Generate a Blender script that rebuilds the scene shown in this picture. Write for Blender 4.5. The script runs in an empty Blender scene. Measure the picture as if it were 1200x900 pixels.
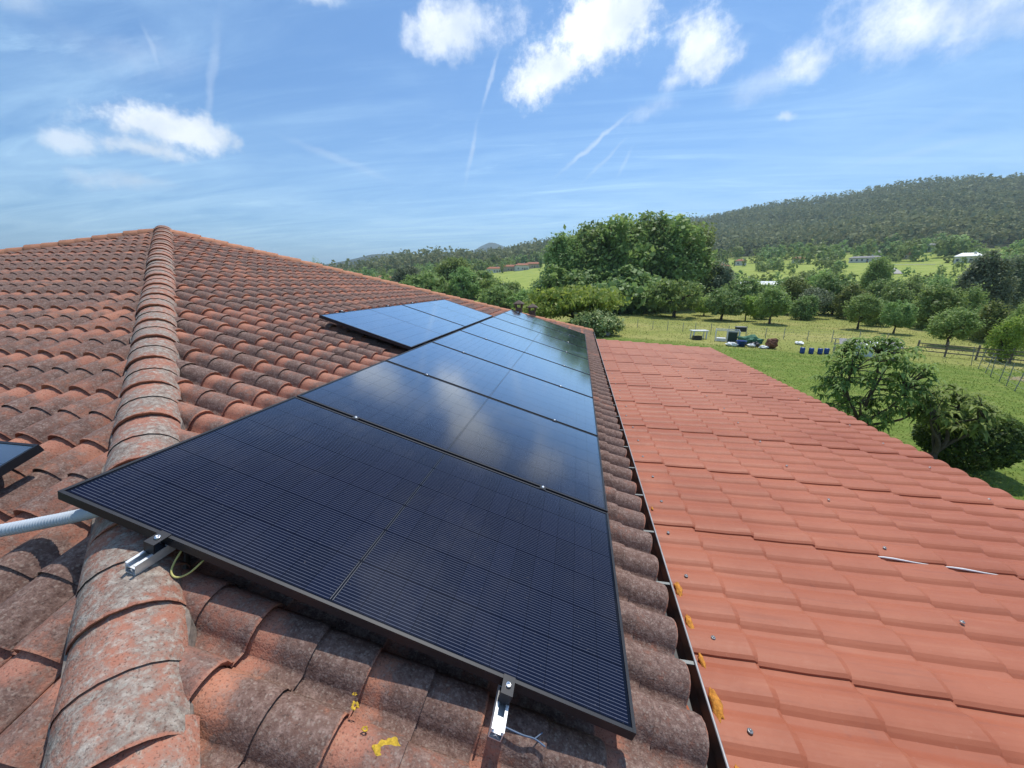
import bpy, bmesh, math, random
import numpy as np
from mathutils import Matrix, Vector

# ------------------------------------------------------------------ camera, sky, sun, exposure
scn = bpy.context.scene
COL = scn.collection
rad = math.radians
CAM = Vector((1.756, -0.860, 5.000))
cd = bpy.data.cameras.new('camera')
cd.sensor_width = 36.0
cd.lens = 36.0 * 434.4 / 1200.0
cd.clip_start = 0.05
cd.clip_end = 20000.0
cam = bpy.data.objects.new('camera', cd)
COL.objects.link(cam)
cam.location = CAM
cam.rotation_euler = (rad(90 - 15.29), 0, rad(9.83))
scn.camera = cam

SUN_EL, SUN_AZ = 66.0, 24.0          # azimuth from +Y towards +X
sl = bpy.data.lights.new('sun', 'SUN')
sl.energy = 3.6
sl.angle = rad(0.55)
sl.color = (1.0, 0.955, 0.88)
so = bpy.data.objects.new('sun', sl)
COL.objects.link(so)
sdir = Vector((math.sin(rad(SUN_AZ)) * math.cos(rad(SUN_EL)), math.cos(rad(SUN_AZ)) * math.cos(rad(SUN_EL)), math.sin(rad(SUN_EL))))
so.rotation_euler = sdir.to_track_quat('Z', 'Y').to_euler()
so.location = (20, 20, 40)

vs = scn.view_settings
vs.view_transform = 'Standard'
vs.look = 'None'
vs.exposure = 0.30
vs.gamma = 1.0
vs.use_curve_mapping = False
scn.cycles.use_denoising = True
scn.cycles.max_bounces = 6
scn.cycles.diffuse_bounces = 3
scn.cycles.glossy_bounces = 3
scn.cycles.transmission_bounces = 3
scn.cycles.volume_bounces = 0
scn.cycles.transparent_max_bounces = 6
scn.cycles.caustics_reflective = False
scn.cycles.caustics_refractive = False


# ---- node helpers
def nd(nt, t, **kw):
    n = nt.nodes.new(t)
    for k, v in kw.items():
        if k.startswith('_'):
            setattr(n, k[1:], v)
        else:
            s = n.inputs[int(k[1:])] if (k[0] == 'i' and k[1:].isdigit()) else n.inputs[k.replace('__', ' ')]
            if isinstance(v, bpy.types.NodeSocket):
                nt.links.new(v, s)
            else:
                s.default_value = v
    return n


def mth(nt, op, a, b=None, c=None, clamp=False):
    n = nt.nodes.new('ShaderNodeMath')
    n.operation = op
    n.use_clamp = clamp
    for i, v in enumerate((a, b, c)):
        if v is None:
            continue
        if isinstance(v, bpy.types.NodeSocket):
            nt.links.new(v, n.inputs[i])
        else:
            n.inputs[i].default_value = v
    return n.outputs[0]


def vmath(nt, op, a, b=None, s=None):
    n = nt.nodes.new('ShaderNodeVectorMath')
    n.operation = op
    for i, v in enumerate((a, b)):
        if v is None:
            continue
        if isinstance(v, bpy.types.NodeSocket):
            nt.links.new(v, n.inputs[i])
        else:
            n.inputs[i].default_value = v
    if s is not None:
        n.inputs['Scale'].default_value = s
    return n.outputs['Value'] if op in ('DOT_PRODUCT', 'LENGTH', 'DISTANCE') else n.outputs['Vector']


def mixc(nt, f, a, b, blend='MIX'):
    n = nt.nodes.new('ShaderNodeMix')
    n.data_type = 'RGBA'
    n.blend_type = blend
    n.clamp_factor = True
    for i, v in ((0, f), (6, a), (7, b)):
        if isinstance(v, bpy.types.NodeSocket):
            nt.links.new(v, n.inputs[i])
        else:
            n.inputs[i].default_value = (*v, 1) if isinstance(v, tuple) and len(v) == 3 else v
    return n.outputs[2]


def sstep(nt, v, lo, hi):
    n = nt.nodes.new('ShaderNodeMapRange')
    n.interpolation_type = 'SMOOTHSTEP'
    nt.links.new(v, n.inputs[0])
    n.inputs[1].default_value = lo
    n.inputs[2].default_value = hi
    n.inputs[3].default_value = 0.0
    n.inputs[4].default_value = 1.0
    return n.outputs[0]


def ramp(nt, f, stops):
    n = nt.nodes.new('ShaderNodeValToRGB')
    e = n.color_ramp.elements
    while len(e) < len(stops):
        e.new(0.5)
    for i, (p, c) in enumerate(stops):
        e[i].position = p
        e[i].color = (*c, 1)
    nt.links.new(f, n.inputs[0])
    return n.outputs[0]


def noise(nt, vec, scale, detail=4.0, rough=0.55, out=0, dist=0.0):
    n = nd(nt, 'ShaderNodeTexNoise', Scale=scale, Detail=detail, Roughness=rough, Distortion=dist)
    if vec is not None:
        nt.links.new(vec, n.inputs['Vector'])
    return n.outputs[out]


# ---- sky: Nishita with clouds, contrails and thin high streaks
wd = bpy.data.worlds.new('World')
scn.world = wd
wd.use_nodes = True
wd.cycles.sampling_method = 'MANUAL'
wd.cycles.sample_map_resolution = 512
nt = wd.node_tree
nt.nodes.clear()
sky = nd(nt, 'ShaderNodeTexSky', _sky_type='NISHITA', _sun_disc=False)
sky.sun_elevation = rad(SUN_EL)
sky.sun_rotation = rad(SUN_AZ)
sky.altitude = 100
sky.air_density = 1.0
sky.dust_density = 0.35
sky.ozone_density = 3.0
dirv = nd(nt, 'ShaderNodeTexCoord').outputs['Generated']
warp = noise(nt, dirv, 7.0, 5.0, 0.6, out=1)
warp = vmath(nt, 'SUBTRACT', warp, (0.5, 0.5, 0.5))
dw = vmath(nt, 'ADD', dirv, vmath(nt, 'SCALE', warp, s=0.035))
warp2 = vmath(nt, 'SUBTRACT', noise(nt, dirv, 26.0, 4.0, 0.6, out=1), (0.5, 0.5, 0.5))
dw = vmath(nt, 'ADD', dw, vmath(nt, 'SCALE', warp2, s=0.018))
dsl = vmath(nt, 'ADD', dirv, vmath(nt, 'SCALE', warp2, s=0.016))
puff = noise(nt, dirv, 12.0, 8.0, 0.68)


def sky_map(vec, az, el, roll, hw, hh):
    """direction -> coordinates on an ellipse of the given half sizes (1 at its rim)"""
    a, e = rad(az), rad(el)
    c = Vector((math.sin(a) * math.cos(e), math.cos(a) * math.cos(e), math.sin(e)))
    r = Vector((math.cos(a), -math.sin(a), 0))
    u = r.cross(c)
    cr, sr = math.cos(rad(roll)), math.sin(rad(roll))
    m = Matrix((r * cr + u * sr, u * cr - r * sr, c)).transposed()
    if m.determinant() < 0:
        m = Matrix((r * cr + u * sr, u * cr - r * sr, -c)).transposed()
    mp_ = nd(nt, 'ShaderNodeMapping', _vector_type='TEXTURE', Vector=vec, Location=tuple(c), Rotation=tuple(m.to_euler('XYZ')), Scale=(math.sin(rad(hw)), math.sin(rad(hh)), 0.6))
    return vmath(nt, 'LENGTH', mp_.outputs[0])


CLOUDS = [  # az, el, roll, half width, half height, strength, edge softness  (degrees)
    (0.9, 28, 4, 6.82, 4.39, 1, 0.5),
    (-4.5, 24.4, 13.8, 4.95, 3.66, 0.95, 0.5),
    (12.8, 25, 12.7, 4.07, 3.54, 0.9, 0.6),
    (10.5, 22.9, 9.6, 2.31, 1.46, 0.6, 0.7),
    (-16.8, 28.7, 10.5, 7.37, 2.68, 0.8, 0.7),
    (-48.6, 15.2, -3, 6.38, 2.07, 0.9, 0.5),
    (-51.1, 13, -3.3, 4.4, 1.34, 0.8, 0.55),
    (-55.8, 12.5, 6.5, 1.98, 0.976, 0.6, 0.7),
    (-51.9, 9.9, 4, 4.51, 1.22, 0.55, 0.8),
    (31.8, 22.6, -8, 8.5, 3.0, 0.9, 0.9),
    (24.0, 22.0, 4, 3.6, 2.0, 0.85, 0.8),
    (39.0, 20.5, -14, 6.0, 1.8, 0.55, 1.0),
    (23.3, 22.6, -4.8, 1.76, 1.83, 0.5, 0.9),
    (20.9, 20.9, 8.1, 4.95, 1.59, 0.35, 1),
    (22.9, 17.5, -15.5, 1.1, 0.61, 0.6, 0.6),
    (-32.3, 28.8, 11.2, 2.31, 0.976, 0.7, 0.7),
    (-50.7, 20.5, 11.9, 7.81, 2.2, 0.22, 1.2),
    (7.8, 20.3, 16.8, 4.62, 1.46, 0.45, 1),
    (-57.1, 21.7, 21.8, 2.2, 0.976, 0.35, 1),
    (-28, 58, 20, 15.4, 8.54, 0.8, 0.7),
    (8, 63, -10, 13.2, 9.76, 0.7, 0.8),
    (48, 52, 15, 14.3, 7.32, 0.8, 0.6),
    (75, 35, 5, 11, 6.1, 0.8, 0.6),
    (110, 48, -20, 15.4, 9.76, 0.8, 0.7),
    (150, 30, 8, 13.2, 6.1, 0.8, 0.6),
    (-150, 40, -12, 14.3, 7.32, 0.8, 0.6),
    (-110, 55, 15, 15.4, 8.54, 0.8, 0.7),
    (-75, 34, 4, 12.1, 4.88, 0.8, 0.6),
    (-80, 70, 0, 11, 8.54, 0.6, 0.8),
    (170, 62, 0, 13.2, 8.54, 0.8, 0.7),
]
TRAILS = [  # az, el, roll, half length, half width, strength
    (-12.70, 23.90, -111.80, 4.14, 0.35, 0.38),
    (-15.50, 16.20, -104.50, 5.06, 0.42, 0.42),
    (0.70, 17.00, 35.00, 7.24, 0.40, 0.51),
    (13.00, 23.10, 23.80, 6.67, 0.99, 0.22),
    (2.50, 15.30, 39.70, 4.60, 0.35, 0.26),
    (5.30, 15.10, 63.50, 2.30, 0.35, 0.26),
    (11.20, 27.70, 11.70, 3.56, 0.24, 0.34),
    (-44.20, 20.50, -105.30, 8.39, 0.53, 0.24),
    (-48.80, 21.60, -81.40, 2.42, 0.34, 0.17),
    (-32.10, 14.70, -15.50, 8.28, 0.67, 0.19),
    (34.70, 14.00, 13.40, 5.86, 0.73, 0.12),
    (34.20, 12.20, 4.30, 7.01, 0.55, 0.15),
]
cl = None
pf_ = mth(nt, 'ADD', mth(nt, 'MULTIPLY', mth(nt, 'SUBTRACT', puff, 0.5), 2.7), 1.02)
for az, el, roll, hw, hh, st, soft in CLOUDS:
    f = mth(nt, 'SUBTRACT', pf_, sky_map(dw, az, el, roll, hw, hh))
    m = mth(nt, 'MULTIPLY', sstep(nt, f, -0.05, soft * 1.5), st)
    cl = m if cl is None else mth(nt, 'MAXIMUM', cl, m)
tr = None
brk = sstep(nt, noise(nt, dirv, 9.0, 3.0), 0.32, 0.62)
for az, el, roll, hl, hw, st in TRAILS:
    m = mth(nt, 'MULTIPLY', sstep(nt, sky_map(dsl, az, el, roll, hl, hw), 1.0, 0.1), st)
    tr = m if tr is None else mth(nt, 'MAXIMUM', tr, m)
if tr is not None:
    tr = mth(nt, 'MULTIPLY', tr, mth(nt, 'ADD', mth(nt, 'MULTIPLY', brk, 0.6), 0.4))
# thin high cloud: noise on the plane of the cloud layer, stretched into streaks
sx = nd(nt, 'ShaderNodeSeparateXYZ', i0=dirv)
zz = mth(nt, 'MAXIMUM', mth(nt, 'ADD', sx.outputs[2], 0.10), 0.06)
plane = nd(nt, 'ShaderNodeCombineXYZ', X=mth(nt, 'DIVIDE', sx.outputs[0], zz), Y=mth(nt, 'DIVIDE', sx.outputs[1], zz), Z=0.0).outputs[0]
mp = nd(nt, 'ShaderNodeMapping', Vector=plane, Rotation=(0, 0, rad(35)), Scale=(0.35, 1.5, 1.0))
ci = noise(nt, mp.outputs[0], 1.0, 9.0, 0.66, dist=1.2)
mp2 = nd(nt, 'ShaderNodeMapping', Vector=plane, Rotation=(0, 0, rad(-38)), Scale=(0.5, 2.2, 1.0))
cib = noise(nt, mp2.outputs[0], 1.3, 8.0, 0.64, dist=1.6)
ci2 = noise(nt, plane, 0.55, 5.0, 0.6)
cir = mth(nt, 'MULTIPLY', mth(nt, 'MAXIMUM', sstep(nt, ci, 0.42, 0.78), sstep(nt, cib, 0.50, 0.80)), sstep(nt, ci2, 0.30, 0.66))
cir = mth(nt, 'MULTIPLY', cir, 0.42)
low = sstep(nt, sx.outputs[2], 0.36, 0.0)
cir = mth(nt, 'ADD', cir, mth(nt, 'MULTIPLY', mth(nt, 'MULTIPLY', low, sstep(nt, cib, 0.22, 0.70)), 0.66), clamp=True)
shade = noise(nt, dw, 9.0, 4.0, 0.5)
SKYC = mixc(nt, 1.0, sky.outputs[0], (0.64, 0.98, 1.26), 'MULTIPLY')
c0 = mixc(nt, cir, SKYC, (7.0, 9.9, 11.9))
if tr is not None:
    c0 = mixc(nt, tr, c0, (7.6, 8.4, 9.4))
if cl is not None:
    c0 = mixc(nt, cl, c0, mixc(nt, sstep(nt, shade, 0.30, 0.62), (6.9, 7.6, 8.5), (10.4, 10.6, 10.9)))
bg = nd(nt, 'ShaderNodeBackground', Color=c0, Strength=0.102)
nd(nt, 'ShaderNodeOutputWorld', Surface=bg.outputs[0])

# ------------------------------------------------------------------ geometry helpers
rng = np.random.default_rng(11)
random.seed(5)


class MB:
    """collects vertices and faces for ONE mesh"""
    def __init__(s):
        s.v, s.f, s.sm, s.n = [], [], [], 0
        s.at = {}

    def add(s, verts, faces, smooth=False, **attr):
        verts = [tuple(map(float, a)) for a in verts]
        for k in attr:
            s.at.setdefault(k, [0.0] * s.n)
        s.v += verts
        for k in s.at:
            a = attr.get(k, 0.0)
            s.at[k] += list(map(float, a)) if hasattr(a, '__len__') else [float(a)] * len(verts)
        s.f += [tuple(i + s.n for i in f) for f in faces]
        s.sm += [smooth] * len(faces)
        s.n += len(verts)

    def box(s, x0, x1, y0, y1, z0, z1, M=None, **attr):
        c = [Vector((x, y, z)) for z in (z0, z1) for y in (y0, y1) for x in (x0, x1)]
        if M is not None:
            c = [M @ a for a in c]
        s.add(c, [(0, 2, 3, 1), (4, 5, 7, 6), (0, 1, 5, 4), (2, 6, 7, 3), (0, 4, 6, 2), (1, 3, 7, 5)], **attr)

    def tube(s, pts, rr, n=8, cap=True, **attr):
        pts = [Vector(p) for p in pts]
        if not hasattr(rr, '__len__'):
            rr = [rr] * len(pts)
        vs, fs = [], []
        t0 = (pts[1] - pts[0]).normalized()
        a = t0.orthogonal().normalized()
        for i, p in enumerate(pts):
            t = (pts[min(i + 1, len(pts) - 1)] - pts[max(i - 1, 0)]).normalized()
            a = (a - t * a.dot(t)).normalized()
            b = t.cross(a)
            for k in range(n):
                w = 2 * math.pi * k / n
                vs.append(p + (a * math.cos(w) + b * math.sin(w)) * rr[i])
        for i in range(len(pts) - 1):
            for k in range(n):
                fs.append((i * n + k, i * n + (k + 1) % n, (i + 1) * n + (k + 1) % n, (i + 1) * n + k))
        s.add(vs, fs, True, **attr)
        if cap:
            s.add(vs[:n], [tuple(range(n))[::-1]], **attr)
            s.add(vs[-n:], [tuple(range(n))], **attr)

    def lathe(s, prof, n=12, M=None, smooth=True, **attr):
        vs, fs = [], []
        for r, z in prof:
            for k in range(n):
                w = 2 * math.pi * k / n
                q = Vector((r * math.cos(w), r * math.sin(w), z))
                vs.append(M @ q if M is not None else q)
        for i in range(len(prof) - 1):
            for k in range(n):
                fs.append((i * n + k, i * n + (k + 1) % n, (i + 1) * n + (k + 1) % n, (i + 1) * n + k))
        s.add(vs, fs, smooth, **attr)

    def mesh(s, name, mat=None):
        me = bpy.data.meshes.new(name)
        me.from_pydata(s.v, [], s.f)
        me.polygons.foreach_set('use_smooth', s.sm)
        for k, a in s.at.items():
            me.attributes.new(k, 'FLOAT', 'POINT').data.foreach_set('value', a)
        if mat:
            me.materials.append(mat)
        me.update()
        return me

    def build(s, name, mat, parent=None, M=None):
        return link(name, s.mesh(name, mat), parent, M)


def link(name, me, parent=None, M=None):
    o = bpy.data.objects.new(name, me)
    COL.objects.link(o)
    if parent is not None:
        o.parent = parent
    if M is not None:
        o.matrix_local = M
    return o


def tag(o, label=None, cat=None, group=None, kind=None):
    if label:
        o['label'] = label
    if cat:
        o['category'] = cat
    if group:
        o['group'] = group
    if kind:
        o['kind'] = kind
    return o


def thing(name, label, cat, M=None, group=None):
    o = bpy.data.objects.new(name, None)
    COL.objects.link(o)
    o.empty_display_size = 0.1
    if M is not None:
        o.matrix_world = M
    return tag(o, label, cat, group)


def T(x, y, z=0.0, rz=0.0, s=None):
    m = Matrix.Translation((x, y, z)) @ Matrix.Rotation(rz, 4, 'Z')
    if s is not None:
        m = m @ Matrix.Diagonal((*s, 1))
    return m


def basis(o, ex, ey, ez):
    m = Matrix.Identity(4)
    for i, e in enumerate((ex, ey, ez)):
        for r in range(3):
            m[r][i] = e[r]
    for r in range(3):
        m[r][3] = o[r]
    return m


# ------------------------------------------------------------------ materials
MATS = {}


def newmat(name):
    m = bpy.data.materials.new(name)
    m.use_nodes = True
    t = m.node_tree
    b = t.nodes['Principled BSDF']
    MATS[name] = m
    return m, t, b


def setb(t, b, **kw):
    for k, v in kw.items():
        s = b.inputs[k.replace('__', ' ')]
        if isinstance(v, bpy.types.NodeSocket):
            t.links.new(v, s)
        else:
            s.default_value = (*v, 1) if isinstance(v, tuple) and len(v) == 3 else v


def bump(t, b, h, strength, dist):
    n = nd(t, 'ShaderNodeBump', Height=h, Strength=strength, Distance=dist)
    t.links.new(n.outputs[0], b.inputs['Normal'])


def simple(name, col, rough=0.6, metal=0.0, var=0.15, scale=12.0, bmp=0.0, coords='Object'):
    m, t, b = newmat(name)
    co = nd(t, 'ShaderNodeTexCoord').outputs[coords]
    n = noise(t, co, scale, 5.0)
    lo = tuple(c * (1 - var) for c in col)
    hi = tuple(min(1, c * (1 + var)) for c in col)
    setb(t, b, Base__Color=ramp(t, n, [(0.3, lo), (0.7, hi)]), Roughness=rough, Metallic=metal)
    if bmp:
        bump(t, b, n, bmp, 0.01)
    return m


def clay(name, hip):
    m, t, b = newmat(name)
    pos = nd(t, 'ShaderNodeNewGeometry').outputs['Position']
    rnd = nd(t, 'ShaderNodeAttribute', _attribute_name='rnd').outputs['Fac']
    tv = nd(t, 'ShaderNodeAttribute', _attribute_name='tv').outputs['Fac']
    off = nd(t, 'ShaderNodeCombineXYZ', X=mth(t, 'MULTIPLY', rnd, 37.0), Y=mth(t, 'MULTIPLY', rnd, 11.0), Z=0.0).outputs[0]
    pv = vmath(t, 'ADD', pos, off)
    n0 = noise(t, pos, 0.55, 3.0)
    n1 = noise(t, pv, 7.0, 6.0, 0.65)
    n2 = noise(t, pv, 42.0, 6.0, 0.7)
    n3 = noise(t, pv, 150.0, 2.0, 0.5)
    vo = nd(t, 'ShaderNodeTexVoronoi', Vector=vmath(t, 'ADD', pv, vmath(t, 'SCALE', noise(t, pv, 60.0, 2.0, 0.5, out=1), s=0.012)), Scale=62.0 if hip else 85.0)
    spot = mth(t, 'MULTIPLY', sstep(t, vo.outputs['Distance'], 0.42, 0.24), sstep(t, nd(t, 'ShaderNodeSeparateColor', Color=vo.outputs['Color']).outputs[0], 0.42, 0.62))
    px_ = nd(t, 'ShaderNodeSeparateXYZ', i0=pos).outputs[0]
    base = ramp(t, rnd, [(0.0, (0.333, 0.138, 0.092)), (0.3, (0.448, 0.186, 0.120)), (0.55, (0.384, 0.169, 0.120)), (0.8, (0.512, 0.215, 0.128)), (1.0, (0.320, 0.141, 0.102))])
    base = mixc(t, mth(t, 'MULTIPLY', n1, 0.6), base, (0.37, 0.17, 0.12))
    base = mixc(t, sstep(t, n2, 0.45, 0.75), base, (0.50, 0.25, 0.165))
    # lichen and soot: patches with a shape of their own, less on the sheltered upper end of each tile
    s = mth(t, 'ADD', mth(t, 'MULTIPLY', n1, 1.25), mth(t, 'MULTIPLY', n2, 0.85))
    s = mth(t, 'ADD', s, mth(t, 'MULTIPLY', mth(t, 'SUBTRACT', n0, 0.5), 0.6))
    s = mth(t, 'ADD', s, mth(t, 'MULTIPLY', mth(t, 'SUBTRACT', mth(t, 'FRACT', mth(t, 'MULTIPLY', rnd, 7.31)), 0.5), 0.24))
    s = mth(t, 'SUBTRACT', s, mth(t, 'MULTIPLY', sstep(t, tv, 0.66, 0.92), 0.10 if hip else 0.40))
    s = mth(t, 'SUBTRACT', s, mth(t, 'MULTIPLY', sstep(t, tv, 0.03, 0.0), 0.40))
    s = mth(t, 'ADD', s, mth(t, 'MULTIPLY', sstep(t, px_, 1.3, 2.1), 0.0 if hip else 0.14))
    if hip:
        mask = sstep(t, s, 0.80, 1.16)
        dk = ramp(t, n2, [(0.32, (0.121, 0.105, 0.089)), (0.50, (0.270, 0.240, 0.205)), (0.66, (0.446, 0.412, 0.358))])
        col = mixc(t, mth(t, 'MULTIPLY', mask, 0.86), base, dk)
    else:
        mask = sstep(t, s, 0.67, 1.12)
        dk = ramp(t, n2, [(0.32, (0.055, 0.039, 0.035)), (0.52, (0.142, 0.102, 0.088)), (0.70, (0.290, 0.215, 0.186))])
        col = mixc(t, mth(t, 'MULTIPLY', mask, 0.84), base, dk)
    col = mixc(t, mth(t, 'MULTIPLY', mth(t, 'MULTIPLY', spot, mask), 0.55), col, (0.36, 0.35, 0.30) if hip else (0.33, 0.26, 0.215))
    col = mixc(t, mth(t, 'MULTIPLY', sstep(t, n3, 0.60, 0.65), 0.30), col, (0.36, 0.28, 0.22))
    col = mixc(t, mth(t, 'MULTIPLY', sstep(t, n3, 0.40, 0.34), 0.50), col, (0.05, 0.033, 0.027))
    setb(t, b, Base__Color=col, Roughness=0.9, Specular__IOR__Level=0.25)
    bump(t, b, mth(t, 'ADD', mth(t, 'MULTIPLY', n2, 0.7), mth(t, 'MULTIPLY', n3, 0.45)), 0.75, 0.006)
    return m


CLAY = clay('weathered_clay', False)
CLAYH = clay('weathered_clay_hip', True)
CLAYN = simple('newer_clay', (0.42, 0.185, 0.105), 0.9, var=0.30, scale=9, bmp=0.5, coords='Object')
MORTAR = simple('mortar', (0.20, 0.165, 0.14), 0.95, var=0.45, scale=30, bmp=0.8)
DECK = simple('roof_deck', (0.05, 0.035, 0.028), 0.95)
RENDERW = simple('cream_render', (0.62, 0.56, 0.45), 0.9, var=0.08, scale=3, bmp=0.2)
BLACKAL = simple('black_anodised', (0.008, 0.009, 0.014), 0.50, var=0.2)
ALU = simple('aluminium', (0.74, 0.76, 0.78), 0.38, 0.55, var=0.08, scale=40)
STEEL = simple('steel', (0.72, 0.73, 0.75), 0.28, 1.0, var=0.05)
CONDUIT = simple('grey_conduit', (0.50, 0.55, 0.60), 0.5, var=0.06)
EARTHY = simple('earth_wire_yellow', (0.52, 0.49, 0.16), 0.5, var=0.1)
GUTTERM = simple('dark_gutter', (0.018, 0.018, 0.020), 0.5, var=0.3)
LIPM = simple('gutter_lip', (0.34, 0.33, 0.33), 0.5, 0.3, var=0.2)
FOAM = simple('orange_foam', (0.50, 0.20, 0.025), 0.9, var=0.35, scale=60, bmp=0.8)
LICHEN = simple('yellow_lichen', (0.52, 0.33, 0.03), 0.95, var=0.4, scale=70, bmp=0.8)
WHITE = simple('white_paint', (0.74, 0.74, 0.72), 0.6, var=0.06)
WHITE2 = simple('white_sheeting', (0.70, 0.71, 0.70), 0.5, var=0.12, scale=2)
WOOD = simple('grey_wood', (0.20, 0.165, 0.125), 0.9, var=0.3, scale=9, bmp=0.3)
POSTM = simple('pale_post', (0.42, 0.39, 0.31), 0.9, var=0.2)
WIREM = simple('fence_wire', (0.30, 0.30, 0.29), 0.5, 0.6)
BARK = simple('bark', (0.085, 0.065, 0.048), 0.95, var=0.4, scale=14, bmp=0.6)
BLUEP = simple('blue_plastic', (0.020, 0.065, 0.26), 0.4, var=0.15)
DARKP = simple('dark_plastic', (0.02, 0.022, 0.024), 0.5)
GREENNET = simple('green_netting', (0.05, 0.16, 0.09), 0.8, var=0.3)
BROWN = simple('brown_sacking', (0.17, 0.07, 0.04), 0.9, var=0.4)
SLATE = simple('grey_sheet_roof', (0.22, 0.215, 0.21), 0.8, var=0.25, scale=3)
TERRA = simple('far_clay_roof', (0.34, 0.13, 0.07), 0.9, var=0.25, scale=1.5)
FARWALL = simple('far_wall_white', (0.66, 0.64, 0.58), 0.9, var=0.05)
FARWALL2 = simple('far_wall_buff', (0.48, 0.40, 0.29), 0.9, var=0.08)
FARPANE = simple('far_pane', (0.05, 0.06, 0.075), 0.2)
LANE = simple('lane_gravel', (0.40, 0.37, 0.32), 0.95, var=0.12, scale=0.5, coords='Generated')
VENTM = simple('vent_clay', (0.13, 0.095, 0.075), 0.9, var=0.35, scale=20, bmp=0.4)

# red coated sheet: faded, dusty, with run-off streaks down the slope
REDM, t, b = newmat('red_coated_sheet')
pos = nd(t, 'ShaderNodeNewGeometry').outputs['Position']
n1 = noise(t, pos, 0.9, 6.0, 0.65)
n2 = noise(t, pos, 34.0, 5.0, 0.7)
stx = nd(t, 'ShaderNodeMapping', Vector=pos, Scale=(1.1, 17.0, 1.0))
n4 = noise(t, stx.outputs[0], 1.0, 6.0, 0.65)
oi = nd(t, 'ShaderNodeObjectInfo').outputs['Random']
c = mixc(t, sstep(t, n1, 0.28, 0.72), (0.305, 0.082, 0.038), (0.410, 0.130, 0.066))
c = mixc(t, mth(t, 'MULTIPLY', oi, 0.45), c, (0.38, 0.126, 0.070))
c = mixc(t, mth(t, 'MULTIPLY', sstep(t, n4, 0.50, 0.80), 0.42), c, (0.48, 0.205, 0.118))
c = mixc(t, mth(t, 'MULTIPLY', sstep(t, n4, 0.46, 0.28), 0.40), c, (0.235, 0.078, 0.048))
c = mixc(t, mth(t, 'MULTIPLY', sstep(t, n2, 0.60, 0.78), 0.40), c, (0.46, 0.235, 0.165))
c = mixc(t, mth(t, 'MULTIPLY', sstep(t, noise(t, pos, 5.5, 7.0, 0.75), 0.60, 0.74), 0.45), c, (0.215, 0.080, 0.056))
setb(t, b, Base__Color=c, Roughness=mth(t, 'ADD', mth(t, 'MULTIPLY', n2, 0.2), 0.46), Specular__IOR__Level=0.30, Sheen__Weight=0.03, Sheen__Roughness=0.3)
bump(t, b, mth(t, 'ADD', n2, mth(t, 'MULTIPLY', n1, 2.0)), 0.14, 0.006)

# solar cells: dark blue silicon under anti-glare glass; fine wires run along the module
def glass_over(t, b, col, dust):
    setb(t, b, Base__Color=col, Roughness=0.5, Specular__IOR__Level=0.0)
    fc = nd(t, 'ShaderNodeLayerWeight', Blend=0.5).outputs['Facing']
    r_ = mth(t, 'ADD', 0.018, mth(t, 'MULTIPLY', mth(t, 'POWER', sstep(t, fc, 0.36, 0.86), 1.5), 0.86))
    gl = nd(t, 'ShaderNodeBsdfGlossy', Roughness=mth(t, 'ADD', 0.10, mth(t, 'MULTIPLY', dust, 0.07)))
    gl.inputs['Color'].default_value = (0.90, 0.95, 1.0, 1)
    mx = nd(t, 'ShaderNodeMixShader', i0=r_, i1=b.outputs[0], i2=gl.outputs[0])
    out = [n for n in t.nodes if n.type == 'OUTPUT_MATERIAL'][0]
    t.links.new(mx.outputs[0], out.inputs[0])


CELL, t, b = newmat('solar_cell_glass')
at = nd(t, 'ShaderNodeAttribute', _attribute_name='wx').outputs['Fac']      # metres across the module
fr = mth(t, 'ABSOLUTE', mth(t, 'SUBTRACT', mth(t, 'FRACT', mth(t, 'MULTIPLY', at, 1 / 0.01135)), 0.5))
wire = sstep(t, fr, 0.12, 0.05)
ob = nd(t, 'ShaderNodeObjectInfo').outputs['Random']
c = mixc(t, ob, (0.0040, 0.0060, 0.018), (0.0060, 0.0085, 0.024))
c = mixc(t, mth(t, 'MULTIPLY', wire, 0.36), c, (0.24, 0.26, 0.33))
gpos = nd(t, 'ShaderNodeNewGeometry').outputs['Position']
dust = sstep(t, noise(t, gpos, 2.2, 6.0, 0.7), 0.45, 0.8)
spk = sstep(t, noise(t, gpos, 95.0, 2.0, 0.5), 0.70, 0.76)
c = mixc(t, mth(t, 'ADD', mth(t, 'MULTIPLY', dust, 0.03), mth(t, 'MULTIPLY', spk, 0.10)), c, (0.42, 0.38, 0.33))
glass_over(t, b, c, dust)
BACK, t, b = newmat('black_backsheet_glass')
gpos = nd(t, 'ShaderNodeNewGeometry').outputs['Position']
dust = sstep(t, noise(t, gpos, 2.2, 6.0, 0.7), 0.45, 0.8)
glass_over(t, b, mixc(t, mth(t, 'MULTIPLY', dust, 0.03), (0.004, 0.005, 0.010), (0.42, 0.38, 0.33)), dust)
RIBBON = simple('cell_ribbon', (0.055, 0.062, 0.08), 0.3, 0.2)


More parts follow.
